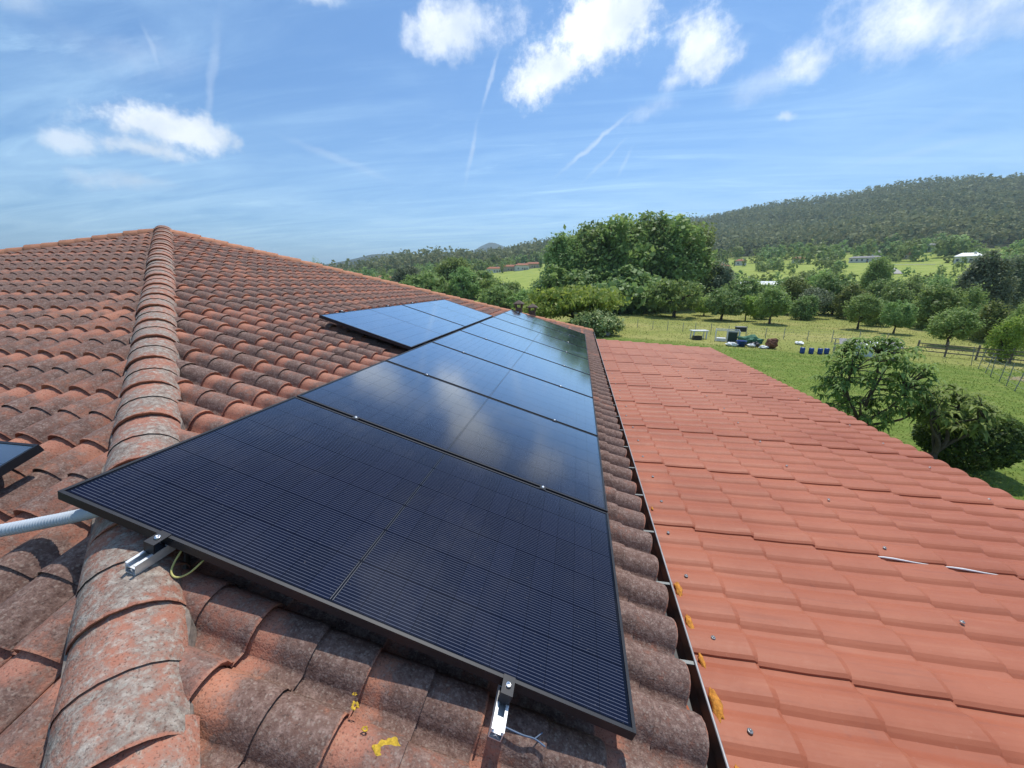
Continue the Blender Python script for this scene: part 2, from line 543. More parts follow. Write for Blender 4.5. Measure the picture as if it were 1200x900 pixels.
def leafmat(name, dark, light, trans=0.25, rough=0.55, spec=0.3):
    m, t, b = newmat(name)
    rnd = nd(t, 'ShaderNodeAttribute', _attribute_name='rnd').outputs['Fac']
    oi = nd(t, 'ShaderNodeObjectInfo').outputs['Random']
    c = ramp(t, rnd, [(0.0, dark), (0.65, tuple((a + 2 * q) / 3 for a, q in zip(dark, light))), (1.0, light)])
    h = nd(t, 'ShaderNodeHueSaturation', Hue=mth(t, 'ADD', 0.485, mth(t, 'MULTIPLY', oi, 0.025)), Saturation=0.95,
           Value=mth(t, 'ADD', 0.85, mth(t, 'MULTIPLY', oi, 0.3)), Color=c)
    setb(t, b, Base__Color=h.outputs[0], Roughness=rough, Specular__IOR__Level=spec)
    tr = nd(t, 'ShaderNodeBsdfTranslucent', Color=h.outputs[0])
    mx = nd(t, 'ShaderNodeMixShader', i0=trans, i1=b.outputs[0], i2=tr.outputs[0])
    out = [n for n in t.nodes if n.type == 'OUTPUT_MATERIAL'][0]
    t.links.new(mx.outputs[0], out.inputs[0])
    return m


L_DARK = leafmat('leaf_dark', (0.127, 0.236, 0.063), (0.368, 0.494, 0.144), 0.42)
L_MID = leafmat('leaf_mid', (0.157, 0.280, 0.065), (0.392, 0.515, 0.140), 0.42)
L_BRIGHT = leafmat('leaf_bright', (0.2, 0.32, 0.035), (0.42, 0.52, 0.085), 0.45)
L_GREY = leafmat('leaf_greygreen', (0.126, 0.170, 0.086), (0.300, 0.348, 0.198), 0.40)
L_OLIVE = leafmat('leaf_olive', (0.137, 0.202, 0.042), (0.325, 0.397, 0.101), 0.42)
L_LOQUAT = leafmat('leaf_loquat', (0.084, 0.177, 0.041), (0.338, 0.464, 0.101), 0.40, 0.55, 0.22)
L_REDDISH = leafmat('leaf_bronze', (0.114, 0.162, 0.034), (0.312, 0.396, 0.084), 0.40, 0.55, 0.22)
L_FOREST = leafmat('leaf_forest', (0.17, 0.205, 0.09), (0.36, 0.37, 0.17), 0.25, 0.8, 0.1)
L_BLOSSOM = leafmat('pale_blossom', (0.16, 0.24, 0.05), (0.4, 0.45, 0.18), 0.2)
LAWNG = leafmat('lawn_grass', (0.13, 0.20, 0.03), (0.36, 0.42, 0.09), 0.4, 0.8, 0.1)
GRASSM = leafmat('meadow_grass', (0.24, 0.27, 0.07), (0.46, 0.45, 0.16), 0.3, 0.8, 0.1)

# ------------------------------------------------------------------ ground and hills (one sheet to the horizon)
#TERRAIN-BEGIN
CX, CY = 1.756, -0.860
RIDGE = np.array([(-180, .02), (-60, .02), (-43.3, .0235), (-31.4, .0301), (-24.5, .0515), (-19.7, .0647), (-14.8, .0696), (-9.8, .0801), (-4.9, .092),
                  (2.3, .114), (9.0, .1349), (15.25, .1398), (19.9, .1544), (22.5, .1552), (27.3, .1587), (30.1, .1629), (33.9, .1657), (36.25, .1643),
                  (38.9, .1612), (41.3, .158), (45.5, .1487), (70, .10), (110, .03), (180, .02)])


def ridge_d(th):
    return np.interp(th, [-180, -20, 5, 20, 180], [700, 700, 820, 1000, 1000])


def terrain(x, y):
    x = np.asarray(x, float)
    y = np.asarray(y, float)
    dx, dy = x - CX, y - CY
    d = np.hypot(dx, dy)
    th = np.degrees(np.arctan2(dx, dy))
    D = ridge_d(th)
    zr = 5 + np.interp(th, RIDGE[:, 0], RIDGE[:, 1]) * D - 13
    zr = zr * (1 + 0.035 * np.sin(th * 1.9) + 0.02 * np.sin(th * 4.7 + 1)) if False else zr
    k = np.clip(zr / 60.0, 0.12, 1.0)
    near = np.interp(d, [0, 75, 110, 140, 200, 250, 300, 350, 450], [0, 0, .8, 2, 5.5, 9.5, 14, 19, 30]) * k
    z4 = 30 * k
    s = np.clip((d - 450) / (D - 450), 0, 1)
    s = s * (0.75 + 0.25 * s)
    mid = z4 + (zr - z4) * s
    s2 = np.clip((d - D) / (1.2 * D), 0, 1)
    back = zr * (1 - 0.75 * s2 * s2 * (3 - 2 * s2))
    z = np.where(d < 450, near, np.where(d < D, mid, back))
    z = z + np.where(d > 300, 1, 0) * (4.5 * np.sin(x / 61.0 + 1.3) * np.sin(y / 83.0)) * np.clip((d - 300) / 300, 0, 1) * np.clip((D - d) / 250, 0, 1)

    def hump(t0, d0, h, sa, sd):
        t0 = np.radians(t0)
        hx, hy = CX + d0 * np.sin(t0), CY + d0 * np.cos(t0)
        a = (x - hx) * np.cos(t0) - (y - hy) * np.sin(t0)
        r = (x - hx) * np.sin(t0) + (y - hy) * np.cos(t0)
        return h * np.exp(-(np.abs(a) / sa) ** 1.5 - (r / sd) ** 2)
    z = z + hump(-12.9, 3600, 340, 420, 700) + hump(4.2, 3300, 405, 420, 600) + hump(-29.5, 2500, 112, 320, 500) + hump(-24.5, 2700, 105, 200, 500)
    z = z + hump(-38, 2600, 60, 400, 500)
    return z
#TERRAIN-END


def tz(x, y):
    return float(terrain(x, y))


ths = np.unique(np.concatenate([np.arange(-180, -60, 4.0), np.arange(-60, 60, 0.6), np.arange(60, 180, 4.0)]))
rs = np.unique(np.concatenate([np.array([1.5, 4, 8, 14, 20, 26, 32, 38, 45, 52, 60, 68, 75, 85, 95, 110, 125, 140]), np.arange(155, 460, 16), np.arange(460, 1300, 22), np.geomspace(1310, 9000, 45)]))
TH, RR = np.meshgrid(np.radians(ths), rs)
X, Y = CX + RR * np.sin(TH), CY + RR * np.cos(TH)
Z = terrain(X, Y)
nr, na = X.shape
vv = np.stack([X.ravel(), Y.ravel(), Z.ravel()], 1)
ff = []
for i in range(nr - 1):
    for j in range(na):
        j2 = (j + 1) % na
        ff.append((i * na + j, i * na + j2, (i + 1) * na + j2, (i + 1) * na + j))
vv = np.vstack([vv, [[CX, CY, 0]]])
for j in range(na):
    ff.append((nr * na, (j + 1) % na, j))
gm = MB()
gm.add(vv, ff, True)
GROUND, t, b = newmat('ground_cover')
gpos = nd(t, 'ShaderNodeNewGeometry').outputs['Position']
sep = nd(t, 'ShaderNodeSeparateXYZ', i0=gpos)
flat = nd(t, 'ShaderNodeCombineXYZ', X=sep.outputs[0], Y=sep.outputs[1], Z=0.0).outputs[0]
dist = vmath(t, 'DISTANCE', flat, (CX, CY, 0.0))
nb = noise(t, flat, 0.12, 5.0, 0.6)
nm = noise(t, flat, 0.9, 6.0, 0.65)
nf = noise(t, flat, 9.0, 5.0, 0.7)
mow = nd(t, 'ShaderNodeMapping', Vector=flat, Rotation=(0, 0, rad(-38)), Scale=(0.18, 1.7, 1.0))
nmow = noise(t, mow.outputs[0], 0.9, 4.0, 0.6)
lawn = ramp(t, nf, [(0.30, (0.110, 0.170, 0.030)), (0.70, (0.190, 0.250, 0.052))])
lawn = mixc(t, mth(t, 'MULTIPLY', sstep(t, nmow, 0.36, 0.70), 0.40), lawn, (0.215, 0.275, 0.060))
lawn = mixc(t, mth(t, 'MULTIPLY', sstep(t, noise(t, flat, 2.6, 7.0, 0.75), 0.50, 0.62), 0.50), lawn, (0.070, 0.125, 0.020))
lawn = mixc(t, mth(t, 'MULTIPLY', sstep(t, nm, 0.46, 0.66), 0.55), lawn, (0.27, 0.285, 0.080))
mead = ramp(t, nf, [(0.30, (0.19, 0.215, 0.048)), (0.70, (0.31, 0.325, 0.095))])
mead = mixc(t, sstep(t, nb, 0.42, 0.66), mead, (0.36, 0.335, 0.115))
mead = mixc(t, mth(t, 'MULTIPLY', sstep(t, nm, 0.52, 0.75), 0.5), mead, (0.17, 0.215, 0.048))
hill = ramp(t, nb, [(0.30, (0.21, 0.285, 0.050)), (0.70, (0.36, 0.39, 0.100))])
wood = ramp(t, nm, [(0.30, (0.028, 0.036, 0.018)), (0.70, (0.065, 0.070, 0.034))])
# lawn meets the meadow along the garden edge that runs past the barrels
edge = mth(t, 'ADD', mth(t, 'ADD', mth(t, 'MULTIPLY', sep.outputs[0], 0.42), mth(t, 'MULTIPLY', sep.outputs[1], 0.907)), mth(t, 'MULTIPLY', mth(t, 'SUBTRACT', nm, 0.5), 3.0))
col = mixc(t, sstep(t, edge, 33.0, 35.5), lawn, mead)
col = mixc(t, sstep(t, mth(t, 'ADD', dist, mth(t, 'MULTIPLY', nb, 30.0)), 105.0, 130.0), col, hill)
col = mixc(t, sstep(t, mth(t, 'ADD', dist, mth(t, 'MULTIPLY', nb, 60.0)), 425.0, 475.0), col, wood)
setb(t, b, Base__Color=col, Roughness=0.95, Specular__IOR__Level=0.1)
bump(t, b, mth(t, 'ADD', nf, nm), 0.8, 0.08)
ground = gm.build('ground', GROUND)
tag(ground, kind='structure')

# ------------------------------------------------------------------ the tiled house
P = rad(17.389)
cP, sP = math.cos(P), math.sin(P)
Z0 = 4.3
VX = Vector((cP, 0, -sP))
VN = Vector((sP, 0, cP))
UY = Vector((0, 1, 0))


def W(v, u, w=0.0):
    return Vector((v * cP + w * sP, u, -v * sP + w * cP + Z0))


TW = -0.125                      # height of the tile crowns below the glass of the modules
VA, UA = -5.80, 5.06             # apex on the slope
SL = 0.829
VE = 2.42                        # lower tile ends
APEX = W(VA, UA, TW)
CN, CF = W(VE, UA - SL * (VE - VA), TW), W(VE, UA + SL * (VE - VA), TW)
CNL = Vector((2 * APEX.x - CN.x, CN.y, CN.z))
CFL = Vector((2 * APEX.x - CF.x, CF.y, CF.z))
house = thing('tiled_house', 'house under a weathered terracotta tile roof with four hips carrying solar modules', 'house', T(APEX.x, APEX.y, 0))
HI = house.matrix_world.inverted()


class Face:
    def __init__(s, a, b):       # eave from a to b, counter-clockwise seen from above
        s.a, s.b = a, b
        s.ax = (b - a).normalized()
        s.n = s.ax.cross(APEX - a).normalized()
        s.dn = s.ax.cross(s.n)
        s.dn = s.dn if s.dn.z < 0 else -s.dn
        s.ax = s.dn.cross(s.n)   # right-handed (ax, dn, n)
        s.len = (a - APEX).dot(s.dn)
        s.M = basis(APEX, s.ax, s.dn, s.n)


FR = Face(CN, CF)                # slope with the modules
LE = Face(CNL, CN)               # slope to the left of the near hip
BK = Face(CFL, CNL)
FA = Face(CF, CFL)

TWD, TEX = 0.21, 0.39


def prof(x, k):
    r = 0.082 * (1 - 0.07 * k)
    h = 0.080 * (1 - 0.07 * k)
    if x < -0.0835:
        return 0.0 if x > -0.0865 else 0.010      # lower and upper rim of the lapped side edge
    if abs(x) < r:
        return max(0.010 if x < -0.07 else 0.0, h * (1 - (abs(x) / r) ** 2.4) ** 0.62)
    return 0.010 if x < 0 else 0.0


XS = [-0.0840, -0.0870, -0.0780, -0.066, -0.044, -0.016, 0.016, 0.044, 0.066, 0.078, 0.086, 0.132]


def tile_strips(mb, ox, oy, oz, rnd, jit, wscale=1.0, xs=XS, pf=prof, ex=TEX, thick=0.019, half=0.010, M=None, yaw=0.0):
    """one interlocking tile: crown and pan, lower end at y=0, half-way groove, real lower edge"""
    def row(y, dz, k):
        out = []
        for x in xs:
            z = pf(x, k)
            xx = x + yaw * y
            out.append(Vector((ox + xx * wscale, oy + y, oz + z + dz)))
        return out
    L = ex + 0.05
    j = jit
    f0 = row(0.0, thick - 0.004 + j, 0.0)
    f1 = row(-0.012, thick + j, 0.0)
    f2 = row(-ex * 0.5 - 0.008, thick * 0.42 - 0.003 + j * 0.6, 0.4)
    g1 = row(-ex * 0.5 + 0.003, thick * 0.42 + half + j * 0.6, 0.4)
    g2 = row(-ex * 0.5 - 0.012, thick * 0.42 + half + j * 0.6, 0.4)
    g3 = row(-L, -0.006 + j * 0.2, 1.0)
    lo = row(-0.012, -0.012 + j, 0.0)
    n = len(xs)
    for rows, tvs, sm in (((f0, f1, f2), (0.0, 0.03, 0.5), True), ((g1, g2, g3), (0.5, 0.53, 1.1), True), ((lo, f0), (0.0, 0.0), False), ((f2, g1), (0.5, 0.5), False)):
        v = [q for r in rows for q in r]
        if M is not None:
            v = [M @ q for q in v]
        fs = [(i * n + k, i * n + k + 1, (i + 1) * n + k + 1, (i + 1) * n + k) for i in range(len(rows) - 1) for k in range(n - 1)]
        mb.add(v, fs, sm, rnd=rnd, tv=[w for w in tvs for _ in range(n)])


def clip_mesh(me, planes):
    bm = bmesh.new()
    bm.from_mesh(me)
    for co, no in planes:
        bmesh.ops.bisect_plane(bm, geom=bm.verts[:] + bm.edges[:] + bm.faces[:], plane_co=co, plane_no=no, clear_outer=True)
    bm.to_mesh(me)
    bm.free()


variants = []
for i in range(20):
    mb = MB()
    tile_strips(mb, 0, 0, 0, rng.random(), rng.uniform(-0.002, 0.004), yaw=rng.uniform(-0.008, 0.008))
    variants.append(mb.mesh('roof_tile', CLAY))

PAN = -0.082                     # pan level below the crowns
slots = []
for face, nm, ph_x, ph_y in ((FR, 'slope_front', 0.0, 0.0), (LE, 'slope_left', 0.0, 0.0), (BK, 'b', 0, 0), (FA, 'f', 0, 0)):
    half0 = (face.b - face.a).length / 2
    rows = int(face.len / TEX) + 2
    k_ = half0 / face.len
    for r in range(rows):
        yl = face.len - r * TEX               # lower end of the row
        if yl < 0.12:
            break
        wrow = k_ * yl
        nx = int(wrow / TWD) + 2
        for c_ in range(-nx, nx + 1):
            # phase measured on the slope with the modules
            x = c_ * TWD + (0.040 if face is FR else 0.06)
            if abs(x) - TWD * 0.5 > wrow:
                continue
            slots.append((face, x, yl, k_))


def cam_px(p):
    q = cam_inv @ p
    if q.z > -0.05:
        return None
    return 600 + 434.4 * q.x / -q.z, 450 - 434.4 * q.y / -q.z


cam_inv = (Matrix.Translation(CAM) @ cam.rotation_euler.to_matrix().to_4x4()).inverted()
score = []
for i, (face, x, yl, k_) in enumerate(slots):
    s_ = 0.0
    if face in (FR, LE):
        ctr = face.M @ Vector((x, yl - TEX / 2, 0))
        q = cam_px(ctr)
        if q and -25 < q[0] < 1225 and -25 < q[1] < 935:
            hid = False
            if face is FR:
                v = yl - TEX / 2 + VA
                u = ctr.y
                hid = (0.15 < v < 1.95 and 0.25 < u < 9.1) or (-1.05 < v < 0 and 3.3 < u < 6.9)
            if not hid and abs(x) + 0.10 < k_ * (yl - TEX * 0.5) + 0.05:
                s_ = 1.0 / (ctr - CAM).length
    score.append(s_)
order = sorted(range(len(slots)), key=lambda i: -score[i])
single = set(i for i in order[:300] if score[i] > 0)
slopes = {}
for face, lab in ((FR, 'roof_slope'), (LE, 'roof_slope'), (BK, 'roof_slope'), (FA, 'roof_slope')):
    mb = MB()
    e = face.M
    zd = PAN - 0.02
    hw = (face.b - face.a).length / 2
    v = [e @ Vector((0, 0.05, zd)), e @ Vector((-hw, face.len - 0.02, zd)), e @ Vector((hw, face.len - 0.02, zd))]
    v2 = [q - Vector((0, 0, 0.12)) for q in v]
    mb.add([HI @ q for q in v + v2], [(0, 1, 2), (5, 4, 3), (1, 4, 5, 2), (0, 3, 4, 1), (2, 5, 3, 0)])
    slopes[face] = mb.build('roof_slope', DECK, house)
rest = MB()
for i, (face, x, yl, k_) in enumerate(slots):
    jx, jy = rng.uniform(-0.003, 0.003), rng.uniform(-0.006, 0.006)
    border = abs(x) + TWD * 0.56 > k_ * (yl - TEX - 0.05)
    loc = Vector((x + jx, yl + jy, PAN))
    if border:
        mb = MB()
        tile_strips(mb, loc.x, loc.y, loc.z, rng.random(), rng.uniform(-0.002, 0.004))
        me = mb.mesh('roof_tile', CLAY)
        nn = Vector((1, -k_, 0)).normalized()
        n2_ = Vector((-1, -k_, 0)).normalized()
        clip_mesh(me, [(nn * -0.015, nn), (n2_ * -0.015, n2_)])
        if len(me.polygons) < 3:
            bpy.data.meshes.remove(me)
            continue
        if i in single:
            link('roof_tile', me, slopes[face], HI @ face.M)
        else:
            M_ = HI @ face.M
            av = np.zeros(len(me.vertices)); me.attributes['rnd'].data.foreach_get('value', av)
            bv = np.zeros(len(me.vertices)); me.attributes['tv'].data.foreach_get('value', bv)
            rest.add([M_ @ q.co for q in me.vertices], [tuple(p_.vertices) for p_ in me.polygons], True, rnd=av, tv=bv)
            bpy.data.meshes.remove(me)
    elif i in single:
        link('roof_tile', variants[rng.integers(20)], slopes[face], HI @ face.M @ Matrix.Translation(loc))
    else:
        tile_strips(rest, loc.x, loc.y, loc.z, rng.random(), rng.uniform(-0.002, 0.004), M=HI @ face.M)
tag(rest.build('roof_tiles', CLAY, house), kind='stuff')

# hips: half-round cover tiles lapped downhill on a mortar bed
HXS = [0.132 * math.sin(rad(a)) for a in (-84, -66, -48, -30, -12, 12, 30, 48, 66, 84)]


def hprof(x, k):
    r = 0.1345 * (1 - 0.09 * k)
    return 0.120 * math.sqrt(max(0.0, 1 - (x / 0.1345) ** 2)) * (1 - 0.09 * k)


hvar = []
for i in range(16):
    mb = MB()
    tile_strips(mb, 0, 0, 0, rng.random(), rng.uniform(-0.002, 0.004), xs=HXS, pf=hprof, ex=0.405, thick=0.012, half=0.005, yaw=rng.uniform(-0.012, 0.012))
    hvar.append(mb.mesh('hip_tile', CLAYH))
hvar2 = []
for m_ in hvar:
    c_ = m_.copy()
    c_.materials[0] = CLAYN
    hvar2.append(c_)
for corner, near in ((CN, True), (CF, False), (CNL, False), (CFL, False)):
    d = (corner - APEX)
    ln = d.length
    d.normalize()
    side = d.cross(Vector((0, 0, 1))).normalized()
    up = side.cross(d)
    if up.z < 0:
        up = -up
    ex_ = d.cross(up)
    Mh = basis(APEX, ex_, d, up)
    mb = MB()
    for sg in (-1, 1):
        prev = None
        npt = int(ln / 0.11)
        vs_, fs_ = [], []
        for k in range(npt + 1):
            y = 0.1 + (ln - 0.1) * k / npt
            w = 0.128 + rng.uniform(-0.004, 0.012)
            vs_ += [(sg * 0.095, y, -0.03), (sg * w, y, -0.048 + rng.uniform(-0.006, 0.006)), (sg * (w + 0.008), y, -0.125)]
        for k in range(npt):
            for q in range(2):
                a0 = k * 3 + q
                fs_.append((a0, a0 + 1, a0 + 4, a0 + 3))
        mb.add(vs_, fs_)
    hip = mb.build('hip_ridge', MORTAR, house, HI @ Mh)
    n_ = int(ln / 0.405)
    for k in range(n_ + 1):
        y = ln - 0.03 - k * 0.405
        if y < (0.02 if near else 0.42):
            break
        o = link('hip_tile', (hvar if near else hvar2)[rng.integers(16)], hip, Matrix.Translation((rng.uniform(-0.006, 0.006), y, -0.076)) @ Matrix.Rotation(rng.uniform(-0.012, 0.012), 4, 'Z'))
# crown piece over the meeting of the hips
mb = MB()
mb.lathe([(0.150, -0.14), (0.147, -0.03), (0.128, 0.015), (0.075, 0.040), (0.0, 0.046)], 16, rnd=0.4, tv=0.3)
mb.build('apex_cap', CLAYH, house, HI @ Matrix.Translation(APEX + Vector((0, 0, -0.01))))

# walls under the eaves
mb = MB()
x0, x1, y0, y1 = CNL.x + 0.45, CN.x - 0.42, CN.y + 0.45, CF.y - 0.45
mb.box(x0, x1, y0, y1, -0.2, CN.z - 0.13)
mb.build('wall', RENDERW, house, HI)
mb = MB()
for a, b2 in ((CN, CF), (CNL, CN), (CFL, CNL), (CF, CFL)):
    dd = (b2 - a).normalized()
    nn = Vector((dd.y, -dd.x, 0))
    M_ = basis(Vector((a.x, a.y, CN.z - 0.10)), dd, -nn, Vector((0, 0, 1)))
    mb.box(0.05, (b2 - a).length - 0.05, 0.03, 0.055, -0.16, -0.012, M_)
mb.build('fascia', WOOD, house, HI)

# gutter along the front eave with strap brackets
GXL, GZL = 2.332, Z0 - 0.900
mb = MB()
sec = [(2.205, Z0 - 0.915), (2.210, Z0 - 1.000), (2.250, Z0 - 1.030), (2.305, Z0 - 1.025), (GXL - 0.004, Z0 - 0.985), (GXL, GZL)]
ya, yb = CN.y + 0.02, CF.y - 0.02
gv = [(x, y, z) for y in (ya, yb) for x, z in sec] + [(x + (0.004 if x > 2.25 else -0.004), y, z - 0.004) for y in (ya, yb) for x, z in sec]
nsec = len(sec)
gf = [(k, k + 1, nsec + k + 1, nsec + k) for k in range(nsec - 1)] + [(2 * nsec + k + 1, 2 * nsec + k, 3 * nsec + k, 3 * nsec + k + 1) for k in range(nsec - 1)]
gf += [(0, 1, 2, 3, 4, 5), tuple(nsec + k for k in range(nsec))[::-1]]
mb.add(gv, gf)
gutter = mb.build('gutter', GUTTERM, house, HI)
mb = MB()
mb.tube([(GXL + 0.002, ya, GZL), (GXL + 0.002, yb, GZL)], 0.0055, 6)
mb.build('gutter_lip', LIPM, gutter, Matrix.Identity(4))
brm = MB()
brm.box(-0.085, 0.004, -0.008, 0.008, -0.012, -0.008)
brm.box(-0.002, 0.006, -0.008, 0.008, -0.05, 0.000)
brmesh = brm.mesh('bracket', simple('bracket_grey', (0.20, 0.21, 0.20), 0.6, 0.3))
y = 0.05 - 4 * 0.45
while y < yb:
    link('bracket', brmesh, gutter, Matrix.Translation((GXL + 0.002, y, GZL + 0.003)))
    y += 0.45

# two square clay vents on the far hip
for v, u in ((0.10, 10.02), (0.48, 10.34)):
    base_ = W(v, u, -0.08)
    mb = MB()
    q = 0.085
    mb.box(-q, q, -q, q, -0.15, 0.10)
    for sx_ in (-1, 1):
        for sy_ in (-1, 1):
            mb.box(sx_ * q - 0.018, sx_ * q + 0.018, sy_ * q - 0.018, sy_ * q + 0.018, 0.10, 0.20)
    mb.add([(-0.15, -0.15, 0.20), (0.15, -0.15, 0.20), (0.15, 0.15, 0.20), (-0.15, 0.15, 0.20), (-0.145, -0.145, 0.225), (0.145, -0.145, 0.225), (0.145, 0.145, 0.225), (-0.145, 0.145, 0.225), (0, 0, 0.325)],
           [(3, 2, 1, 0), (0, 1, 5, 4), (1, 2, 6, 5), (2, 3, 7, 6), (3, 0, 4, 7), (4, 5, 8), (5, 6, 8), (6, 7, 8), (7, 4, 8)])
    mb.build('roof_vent', VENTM, house, HI @ Matrix.Translation(base_))

# yellow lichen rosettes on tiles near the lower rail
for lv, lu, rr_ in ((1.400, -0.214, 0.034), (1.318, -0.195, 0.009), (1.262, -0.155, 0.012), (1.245, -0.13, 0.006)):
    mb = MB()
    nseg = 40
    fo = [(k, rng.uniform(-0.30, 0.30) / k ** 0.55, rng.uniform(0, 6.28)) for k in range(2, 11)]
    fi = [(k, rng.uniform(-0.45, 0.45) / k ** 0.5, rng.uniform(0, 6.28)) for k in range(1, 8)]
    rads = [rr_ * max(0.35, 1 + sum(a_ * math.sin(k_ * 6.283 * k / nseg + p_) for k_, a_, p_ in fo)) for k in range(nseg)]
    vs_ = []
    for q, h in ((1.0, 0.0), (0.88, 0.0016), (0.60, 0.0012), (0.36, 0.0)):
        vs_ += [(q * rads[k] * math.cos(2 * math.pi * k / nseg) * rng.uniform(0.93, 1.07), 0.8 * q * rads[k] * math.sin(2 * math.pi * k / nseg) * rng.uniform(0.93, 1.07), h * rng.uniform(0.6, 1.2)) for k in range(nseg)]
    mb.add(vs_, [(j * nseg + k, j * nseg + (k + 1) % nseg, (j + 1) * nseg + (k + 1) % nseg, (j + 1) * nseg + k) for j in range(3) for k in range(nseg)])
    tag(mb.build('lichen_patch', LICHEN, house, HI @ basis(W(lv, lu, -0.1165), VX, UY, VN)), label='bright yellow lichen rosette on a tile')

# ------------------------------------------------------------------ lean-to with red tile-effect metal sheets
PR = rad(3.2)
cR, sR = math.cos(PR), math.sin(PR)
RX0, RX1 = 2.06, 5.84
ZR = Z0 - 1.067 + (2.338 - RX0) * math.tan(PR)
lean = thing('lean_to', 'lean-to under red tile-effect metal sheets beside the gutter', 'outbuilding', T(RX0, 0, 0))
LI = lean.matrix_world.inverted()
SP, WV = 1.027, 1.027 / 5
MR = basis(Vector((RX0, 0, ZR)), Vector((cR, 0, -sR)), Vector((0, 1, 0)), Vector((sR, 0, cR)))


WK = [(0.0, 0.0), (0.08, 0.0090), (0.17, 0.0165), (0.26, 0.0190), (0.38, 0.0200), (0.54, 0.0186), (0.67, 0.0135), (0.79, 0.0028), (0.84, 0.0), (1.0, 0.0)]


def wave(y):
    f = (y / WV) % 1.0
    return float(np.interp(f, [k[0] for k in WK], [k[1] for k in WK]))


def sheet(width, name='roof_sheet'):
    mb = MB()
    steps = [0.0] + [0.175 + 0.04 + 0.4035 * k for k in range(20)]
    lenx = (RX1 - RX0) / cR
    steps = [s for s in steps if s < lenx - 0.05] + [lenx]
    ys = sorted(set([round((w_ + k[0]) * WV, 5) for w_ in range(6) for k in WK[:-1] if (w_ + k[0]) * WV < width] + [width]))
    STEP = 0.026
    for i in range(len(steps) - 1):
        a, c2 = steps[i], steps[i + 1]
        first = max(0.0, 0.40 - (c2 - a)) / 0.40 * STEP if i == 0 else 0.0
        rows = []
        for xx, dz in ((a, first), (a + (c2 - a) * 0.55, STEP * 0.42), (c2 - 0.016, STEP * 1.0), (c2, STEP * 0.70)):
            rows.append([(xx + (0.012 * (wave(yy) / 0.020) if (xx == c2 and i < len(steps) - 2) or (xx == a and i > 0) else 0.0), yy, wave(yy) * (1.0 + 0.02 * i) + dz + (0.004 if yy < 0.02 else 0.0)) for yy in ys])
        n = len(ys)
        v = [q for r in rows for q in r]
        mb.add(v, [(r * n + k, (r + 1) * n + k, (r + 1) * n + k + 1, r * n + k + 1) for r in range(3) for k in range(n - 1)], False)
        lower = [(q[0] - 0.006, q[1], q[2] - STEP * 0.70) for q in rows[-1]]
        if i == len(steps) - 2:
            lower = [(q[0], q[1], q[2] - 0.035) for q in rows[-1]]
        mb.add(rows[-1] + lower, [(k, n + k, n + k + 1, k + 1) for k in range(n - 1)])
        # turned-down edge on the near long side, standing proud of the sheet it laps
        e0 = [r[0] for r in rows]
        e1 = [(q[0], q[1] - 0.001, q[2] - 0.014) for q in e0]
        mb.add(e0 + e1, [(k, 4 + k, 5 + k, k + 1) for k in range(3)])
    return mb.mesh(name, REDM)


SHEET = sheet(SP + 0.018)
LAST = sheet(0.41)
sheets = []
for k in range(-4, 10):
    o = link('roof_sheet', SHEET, lean, LI @ MR @ Matrix.Translation((rng.uniform(-0.008, 0.012), 0.69 + SP * k - 0.008, 0.009 + 0.001 * rng.random())) @ Matrix.Rotation(-0.0065, 4, 'X') @ Matrix.Rotation(rng.uniform(-0.0015, 0.0015), 4, 'Z'))
    sheets.append(o)
link('roof_sheet', LAST, lean, LI @ MR @ Matrix.Translation((0, 0.69 + SP * 10 - 0.008, 0.005)))
RYF = 0.69 + SP * 10 + 0.40
mb = MB()
scw = MB()
scw.lathe([(0.011, 0.0), (0.0112, 0.003), (0.0068, 0.0045), (0.0056, 0.0045), (0.005, 0.010), (0.0, 0.0105)], 10)
SCREW = scw.mesh('screw', simple('screw_zinc', (0.34, 0.33, 0.32), 0.45, 0.7))


def redz(x, y):
    return (MR @ Vector((0, 0, 0))).z - (x - RX0) * math.tan(PR)


for xx, y0_, dy, n in ((2.485, 0.36, 2 * WV, 26), (3.96, 0.62, 3 * WV, 17), (5.54, 0.40, 3 * WV, 17)):
    for k in range(-3, n):
        y = y0_ + dy * k + rng.uniform(-0.02, 0.02)
        if -3 < y < RYF - 0.1:
            yl = (y - 0.69 + 0.008) % SP
            # the screw sits on the crown nearest to it
            f_ = round((yl / WV) - 0.40) + 0.40
            y = y - yl + f_ * WV
            x = xx + rng.uniform(-0.03, 0.03)
            z = 0.020 + 0.012 + 0.010
            link('screw', SCREW, lean, LI @ MR @ Matrix.Translation(((x - RX0) / cR, y, z)))
# bare white edge on one lap
for xa, xb in ((3.86, 4.215), (4.27, 4.63)):
    mb = MB()
    ya_ = 0.69 + SP - 0.012
    pts = [MR @ Vector(((xa + (xb - xa) * k / 6 - RX0) / cR, ya_, 0.020 + 0.003 * math.sin(k))) for k in range(7)]
    mb.tube(pts, [0.002, 0.006, 0.007, 0.006, 0.005, 0.004, 0.002], 6)
    mb.build('bare_edge', WHITE, lean, LI)
